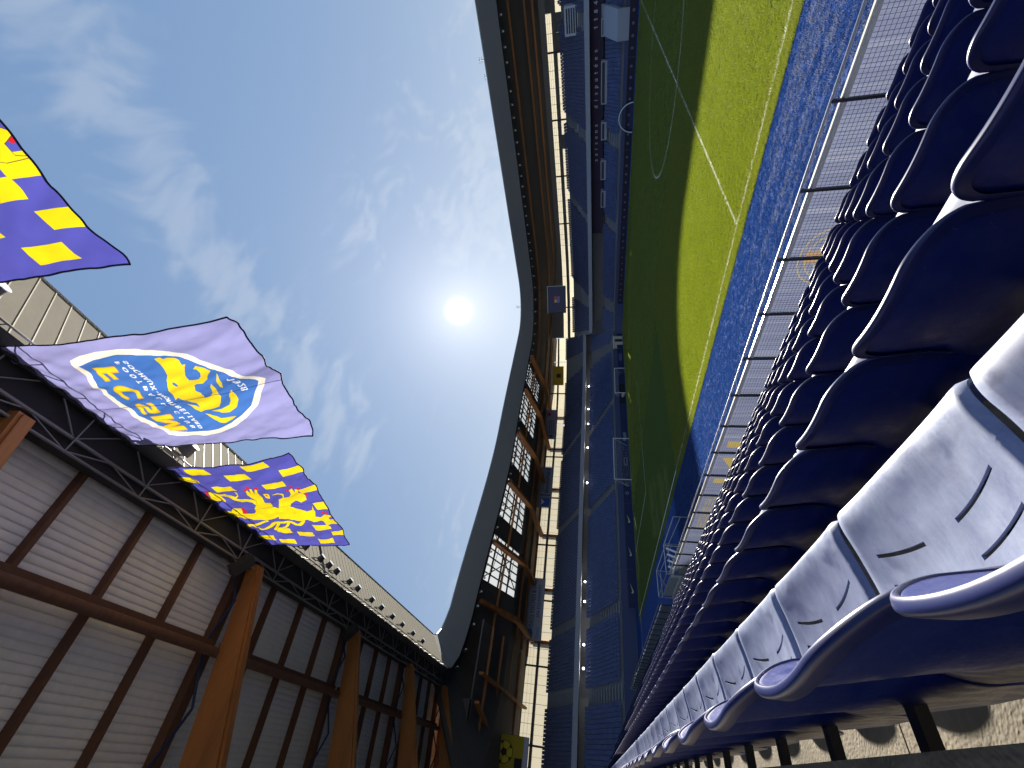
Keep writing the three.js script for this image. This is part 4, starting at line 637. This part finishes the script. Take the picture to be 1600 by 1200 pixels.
sign('town_banner', 'grey banner with blue square emblem and the town lettering', 'banner', 9.6, 2.75, [45.6, 15.75, -83], 0, text(1024, 293, '#8b93ab', (c) => { c.fillStyle = '#3d63c4'; c.fillRect(40, 50, 190, 200); c.fillStyle = '#e8ecf4'; c.beginPath(); c.moveTo(60, 70); c.lineTo(210, 70); c.lineTo(135, 150); c.fill(); c.fillStyle = '#4c3557'; c.fillRect(290, 40, 26, 215); c.fillStyle = '#2f3a66'; c.font = 'bold 120px sans-serif'; c.fillText('Montbéliard', 665, 175, 640); c.font = '62px sans-serif'; c.fillText('Pays de', 480, 75, 260); }));
sign('sponsor_banner', 'pale grey banner beside the corner of the far windows', 'banner', 7.4, 2.7, [61.5, 15.8, -82], -0.25, text(512, 187, '#8d90a6', (c) => { c.fillStyle = '#b23a5c'; c.beginPath(); c.arc(430, 60, 34, 0, 7); c.fill(); c.fillStyle = '#4b5273'; for (let y = 70; y < 140; y += 32) c.fillRect(90, y, 240, 14); c.beginPath(); c.arc(50, 110, 30, 0, 7); c.fill(); }));
sign('sponsor_banner', 'yellow banner with a dark square in the far corner windows', 'banner', 4.6, 2.6, [73, 14.4, -77.5], -0.7, text(256, 146, '#c9a21c', (c) => { c.fillStyle = '#3c2f4c'; c.fillRect(100, 50, 56, 60); }));
{ const y = sign('football_banner', 'yellow banner with a large black and yellow football beside the corner windows', 'banner', 5.4, 4.7, [0.6, 16.2, -74], 0, text(600, 520, '#a8950f', (c) => { c.fillStyle = '#cdb722'; c.strokeStyle = '#2a2410'; c.lineWidth = 8; c.beginPath(); c.arc(400, 165, 130, 0, 7); c.fill(); c.stroke(); c.fillStyle = '#231c12'; c.beginPath(); for (let k = 0; k < 5; k++) { const a = k * 1.2566 - 1.57; c.lineTo(400 + 52 * Math.cos(a), 165 + 52 * Math.sin(a)); } c.fill(); for (let k = 0; k < 5; k++) { const a = k * 1.2566 - 1.57; c.beginPath(); c.moveTo(400 + 52 * Math.cos(a), 165 + 52 * Math.sin(a)); c.lineTo(400 + 92 * Math.cos(a), 165 + 92 * Math.sin(a)); c.stroke(); c.beginPath(); c.moveTo(400 + 128 * Math.cos(a - 0.24), 165 + 128 * Math.sin(a - 0.24)); c.lineTo(400 + 128 * Math.cos(a + 0.24), 165 + 128 * Math.sin(a + 0.24)); c.lineTo(400 + 92 * Math.cos(a), 165 + 92 * Math.sin(a)); c.fill(); } c.fillStyle = '#1c1a20'; c.fillRect(20, 330, 330, 110); c.fillStyle = '#b9b6c8'; c.fillRect(0, 450, 600, 70); c.fillRect(0, 60, 130, 130); })); y.children[0].material = M.darkSteel; }
// lettering and boxes of the stand across the pitch
{
  const t = thing('balcony_lettering', 'dark purple wall band with spaced white season and match lettering', 'sign', [77.9, 5.1, -21], -Math.PI / 2);
  part('band', box(-22, 22, -1.05, 0.8, -0.1, -0.006), std(0.045, 0.035, 0.075, 0.8), t);
  part('letters', new THREE.PlaneGeometry(44, 1.6), new THREE.MeshStandardMaterial({ map: text(2048, 75, '#3a2f48', (c) => { c.fillStyle = '#d8d4e2'; c.font = 'bold 34px sans-serif'; const s = 'saisons  disputées  1184  matches'; s.split('').forEach((l, i) => c.fillText(l, 620 + i * 41, 36)); }), roughness: 0.8 }), t);
  for (const [z, w, h, y] of [[-18.5, 5.5, 1.0, 3.9], [-25, 2.6, 0.9, 3.9], [-31, 3.2, 1.0, 3.9], [-12, 2, 1.2, 3.8], [-36, 3, 0.9, 3.9]]) { const b = thing('commentary_box', 'pale grey commentary box at the top of the lower tier across the pitch', 'box', [77.3, y, z], -Math.PI / 2, 'commentary boxes'); part('body', box(-w / 2, w / 2, -h / 2, h / 2, -0.5, 0.5), std(0.34, 0.35, 0.42, 0.7), b); part('window', box(-w / 2 + 0.2, w / 2 - 0.2, -0.05, h / 2 - 0.15, 0.5, 0.52), M.darkSteel, b); }
  for (const [z, w, h, x, y, n] of [[-11.2, 3.4, 2.3, 80, 8.4, 6], [-4.6, 5.4, 3.4, 81, 9.0, 4]]) { const b = thing('hospitality_box', n === 6 ? 'white box with six dark window strips in the upper tier' : 'large white box with four dark window strips in the upper tier', 'cabin', [x, y, z], -Math.PI / 2); part('body', box(-w / 2, w / 2, -h / 2, h / 2, -2, 0), std(0.5, 0.53, 0.6, 0.6), b); for (let k = 0; k < n; k++) part('window', box(-w / 2 + 0.3, w / 2 - 0.3, -h / 2 + 0.15 + k * 0.34, -h / 2 + 0.36 + k * 0.34, 0.002, 0.03), M.darkSteel, b); }
  const wl = thing('tunnel_wall', 'pale concrete stair wall cutting through the lower tier across the pitch', 'wall', [0, 0, 0]); part('wall', prism([[71.7, 0.4], [71.7, 2.4], [77.6, 4.4], [77.6, 2.4]], 'z', -12.9, -9.6), std(0.36, 0.37, 0.42, 0.85), wl); part('roof', box(70, 74.5, 2.3, 2.55, -8.2, -4.5), std(0.42, 0.46, 0.52, 0.7), wl);
  const dg = thing('team_dugout', 'curved team shelter with a pale arched rim beside the far touchline', 'dugout', [70.6, 0, -21.6], -Math.PI / 2); part('arch', new THREE.TorusGeometry(1.9, 0.07, 8, 24, Math.PI), M.white, dg); part('canopy', new THREE.CylinderGeometry(1.88, 1.88, 1.2, 24, 1, true, Math.PI / 2, Math.PI).rotateX(Math.PI / 2).translate(0, 0, -0.6), M.glass, dg); part('bench', box(-1.6, 1.6, 0, 0.45, -1.0, -0.5), std(0.02, 0.03, 0.1, 0.5), dg);
}
{ // screen hanging in the far corner
  const t = thing('video_screen', 'dark video screen hanging in the far corner under the roof', 'screen', [77.2, 13.7, -57.7], Math.atan2(-77.2, 57.7) + 0.02);
  part('case', box(-2.9, 2.9, -2.0, 2.0, -0.5, -0.01), M.darkSteel, t);
  part('screen_face', new THREE.PlaneGeometry(5.4, 3.6), new THREE.MeshStandardMaterial({ roughness: 0.35, map: text(256, 170, '#2a2c55', (c) => { c.fillStyle = '#c98a3c'; c.fillRect(98, 60, 34, 40); c.fillStyle = '#c04a58'; c.fillRect(136, 60, 26, 46); c.fillStyle = '#5a8ad0'; c.fillRect(98, 104, 62, 12); c.fillStyle = '#e8e8ee'; c.fillRect(104, 72, 22, 8); }) }), t);
  part('frame', merge([box(-2.95, 2.95, 1.9, 2.0, -0.02, 0.05), box(2.85, 2.95, -2, 1.9, -0.02, 0.05)]), M.white, t);
  for (const x of [-2.2, 2.2]) part('hanger', bar(V(x, 2, -0.25), V(x, 5.6, -0.25), 0.05, 6), M.darkSteel, t);
}
// boards behind the goal line
const swoosh = (c, x, y, s) => { c.fillStyle = '#d8dc9a'; c.beginPath(); c.moveTo(x + s, y - s * 0.32); c.quadraticCurveTo(x - s * 0.2, y + s * 0.2, x - s * 0.55, y + s * 0.3); c.quadraticCurveTo(x - s * 1.05, y + s * 0.35, x - s * 0.72, y - s * 0.25); c.quadraticCurveTo(x - s * 0.82, y + s * 0.12, x - s * 0.45, y + s * 0.06); c.quadraticCurveTo(x, y, x + s, y - s * 0.32); c.fill(); };
const navy = '#1b2750';
const boards = [
  ['swoosh', 'navy advertising board with one pale tick shape'], ['swoosh', 'navy advertising board with one pale tick shape'], ['swoosh', 'navy advertising board with one pale tick shape'], ['pair', 'navy advertising board with two small pale rings'], ['frame', 'navy advertising board with a small outlined oblong'], ['Royal', 'navy advertising board with pale serif lettering'], ['plain', 'plain navy advertising board behind the goal'], ['dark', 'dark advertising board with a pale blob near the far post'], ['plain', 'plain navy advertising board behind the goal'], ['lines', 'navy advertising board with faint small lines'], ['plain', 'plain navy advertising board behind the goal'],
];
boards.forEach(([k, label], i) => {
  const w = 4.6, x = 19.2 + i * 4.75;
  sign('advertising_board', label, 'advertising board', w, 1.0, [x, 0.55, -60.4], 0, text(460, 100, k === 'dark' ? '#14151c' : navy, (c) => { if (k === 'swoosh') swoosh(c, 230, 48, 70); if (k === 'pair') { c.strokeStyle = '#b8bed0'; c.lineWidth = 5; for (const q of [160, 300]) { c.beginPath(); c.arc(q, 50, 20, 0, 7); c.stroke(); } } if (k === 'frame') { c.strokeStyle = '#c4c8b8'; c.lineWidth = 6; c.strokeRect(170, 28, 130, 44); } if (k === 'Royal') { c.fillStyle = '#c9d2cc'; c.font = '62px serif'; c.fillText('Royal', 240, 50); } if (k === 'dark') { c.fillStyle = '#b4b0b0'; c.beginPath(); c.ellipse(200, 62, 60, 26, 0.2, 0, 7); c.fill(); } if (k === 'lines') { c.fillStyle = '#7c86aa'; for (let q = 0; q < 3; q++) c.fillRect(120, 24 + q * 22, 200, 8); } }), k === 'swoosh' ? 'boards with a pale tick' : k === 'plain' ? 'plain navy boards' : undefined);
});
for (let i = 0; i < 9; i++) sign('advertising_board', 'dark brown advertising board along the far touchline', 'advertising board', 5.6, 0.9, [71.2, 0.5, -52 + i * 5.75], -Math.PI / 2, i ? boardDark() : boardDark(), 'boards along the far touchline');
function boardDark() { boardDark.t ??= text(256, 42, '#241c2e', (c) => { c.fillStyle = '#6c6480'; for (let k = 0; k < 4; k++) { c.beginPath(); c.arc(40 + k * 58, 21, 8, 0, 7); c.fill(); } }); return boardDark.t; }
function goal(x, z, turn, s, label) {
  const t = thing('goal', label, 'goal', [x, 0, z], turn), hw = 3.66 * s, h = 2.44 * s, dp = 2.0;
  for (const k of [-1, 1]) part('post', bar(V(k * hw, 0, 0), V(k * hw, h, 0), 0.06, 10), M.white, t);
  part('crossbar', bar(V(-hw - 0.06, h, 0), V(hw + 0.06, h, 0), 0.06, 10), M.white, t);
  const n = []; for (let i = 0; i <= 36; i++) { const q = lerp(-hw, hw, i / 36); n.push(bar(V(q, h, 0), V(q, h - 0.05, -0.9), 0.004, 3), bar(V(q, h - 0.05, -0.9), V(q, 0, -dp), 0.004, 3)); } for (let j = 0; j <= 12; j++) { const v = j / 12, y = lerp(h, 0, v), zz = -lerp(0.9, dp, v); n.push(bar(V(-hw, y, zz), V(hw, y, zz), 0.004, 3)); for (const k of [-1, 1]) n.push(bar(V(k * hw, y, 0), V(k * hw, y, zz), 0.004, 3)); }
  const net = part('net', merge(n), M.white, t); net.userData.kind = 'stuff';
  for (const k of [-1, 1]) part('stay', bar(V(k * hw, h, 0), V(k * hw, 0.3, -dp), 0.02, 6), M.white, t);
}
goal(PITCH.cx - 4.6, PITCH.goal, 0, 1, 'white framed goal with net on the end line');
goal(54.6, -59.2, -0.12, 0.75, 'smaller white training goal standing beside the pitch goal');
{ // corner flag of the pitch, white groundsman's box
  const b = thing('equipment_cabin', 'small cream cabin beside the boards in the far corner', 'cabin', [66.5, 0, -60.2]); part('body', box(-1.2, 1.2, 0, 1.7, -1.2, 0), std(0.62, 0.58, 0.46, 0.7), b); part('door', box(-0.5, 0.3, 0.05, 1.5, 0.002, 0.04), M.darkSteel, b); part('roof', box(-1.3, 1.3, 1.7, 1.8, -1.3, 0.1), M.white, b);
}
// steel steps and cage at the gate in the fence
{
  const t = thing('access_platform', 'galvanised steel steps and handrails leading from the terrace to the pitch', 'platform');
  const z0 = -22.6, z1 = -26.2, P = [];
  const pipe = (a, b, r = 0.026) => part('handrail', bar(V(...a), V(...b), r, 8), M.galva, t);
  part('deck', box(7.2, 9.4, 0.82, 0.88, z1, z0), M.steel, t);
  for (let k = 0; k < 5; k++) part('tread', box(9.42 + k * 0.3, 9.7 + k * 0.3, 0.68 - k * 0.15, 0.72 - k * 0.15, z1 + 0.4, z0 - 0.3), M.galva, t);
  for (const z of [z0, z1]) { for (const [x, y] of [[8, 0], [9.4, 0], [11, 0]]) pipe([x, 0, z], [x, x > 10 ? 0.95 : 1.6, z]); pipe([8, 1.6, z], [9.4, 1.6, z]); pipe([9.4, 1.6, z], [11, 0.95, z]); pipe([8, 1.4, z], [9.4, 1.4, z], 0.018); pipe([9.4, 1.4, z], [11, 0.6, z], 0.018); pipe([8, 0.85, z], [9.4, 1.6, z], 0.016); }
  pipe([8, 1.6, z0], [8, 1.6, z1]);
  for (let k = 0; k < 4; k++) part('slat', beam(V(8.15 + k * 0.3, 0.9 + k * 0.02, z0 + 0.05), V(8.35 + k * 0.3, 1.5, z0 + 0.05), 0.03, 0.09), M.white, t);
  part('panel', box(8.02, 8.05, 0.95, 1.4, z1 + 0.3, z0 - 0.5), std(0.42, 0.41, 0.37, 0.7), t);
  const f = thing('pitch_fence', 'plain dark panelled fence between the steel gate platform and the stadium corner', 'fence');
  for (let z = -27.2; z > -57; z -= 1.329) { part('post', box(7.87, 7.93, 0, 1.52, z - 0.022, z + 0.022), M.darkSteel, f); part('panel', box(7.9, 7.93, 0.2, 1.34, z - 1.3, z - 0.03), std(0.24, 0.25, 0.27, 0.6), f); }
  part('top_rail', bar(V(7.9, 1.525, -27.2), V(7.9, 1.525, -57), 0.021, 8), M.galva, f); part('cap_rail', box(7.89, 7.95, 1.345, 1.38, -57, -27.2), M.cream, f);
}
// lit lamps in the concourse behind the goal
for (const [s, y] of [[22, 6.9], [25, 6.9], [31, 6.9], [34, 6.9], [52, 6.85], [60, 6.85], [66, 6.85], [70, 6.85], [74, 6.85]]) {
  const q = bowl(s, 11.3), o = thing('concourse_lamp', 'small round lit lamp under the upper tier behind the goal', 'lamp', [q.x, y, q.z], 0, 'lit lamps under the upper tier');
  part('bulb', new THREE.SphereGeometry(0.17, 12, 8), new THREE.MeshStandardMaterial({ color: 0xffffff, emissive: new THREE.Color(1, 0.96, 0.86), emissiveIntensity: 1.6 }), o);
  part('fitting', new THREE.CylinderGeometry(0.1, 0.16, 0.12, 10).translate(0, 0.2, 0), M.darkSteel, o);
  const l = new THREE.PointLight(new THREE.Color(1, 0.95, 0.85), 2.2, 0, 2); l.position.set(q.x - q.nx * 0.3, y, q.z - q.nz * 0.3); l.castShadow = true; l.name = 'lamp_light'; scene.add(l);
}
renderer.render(scene, camera);
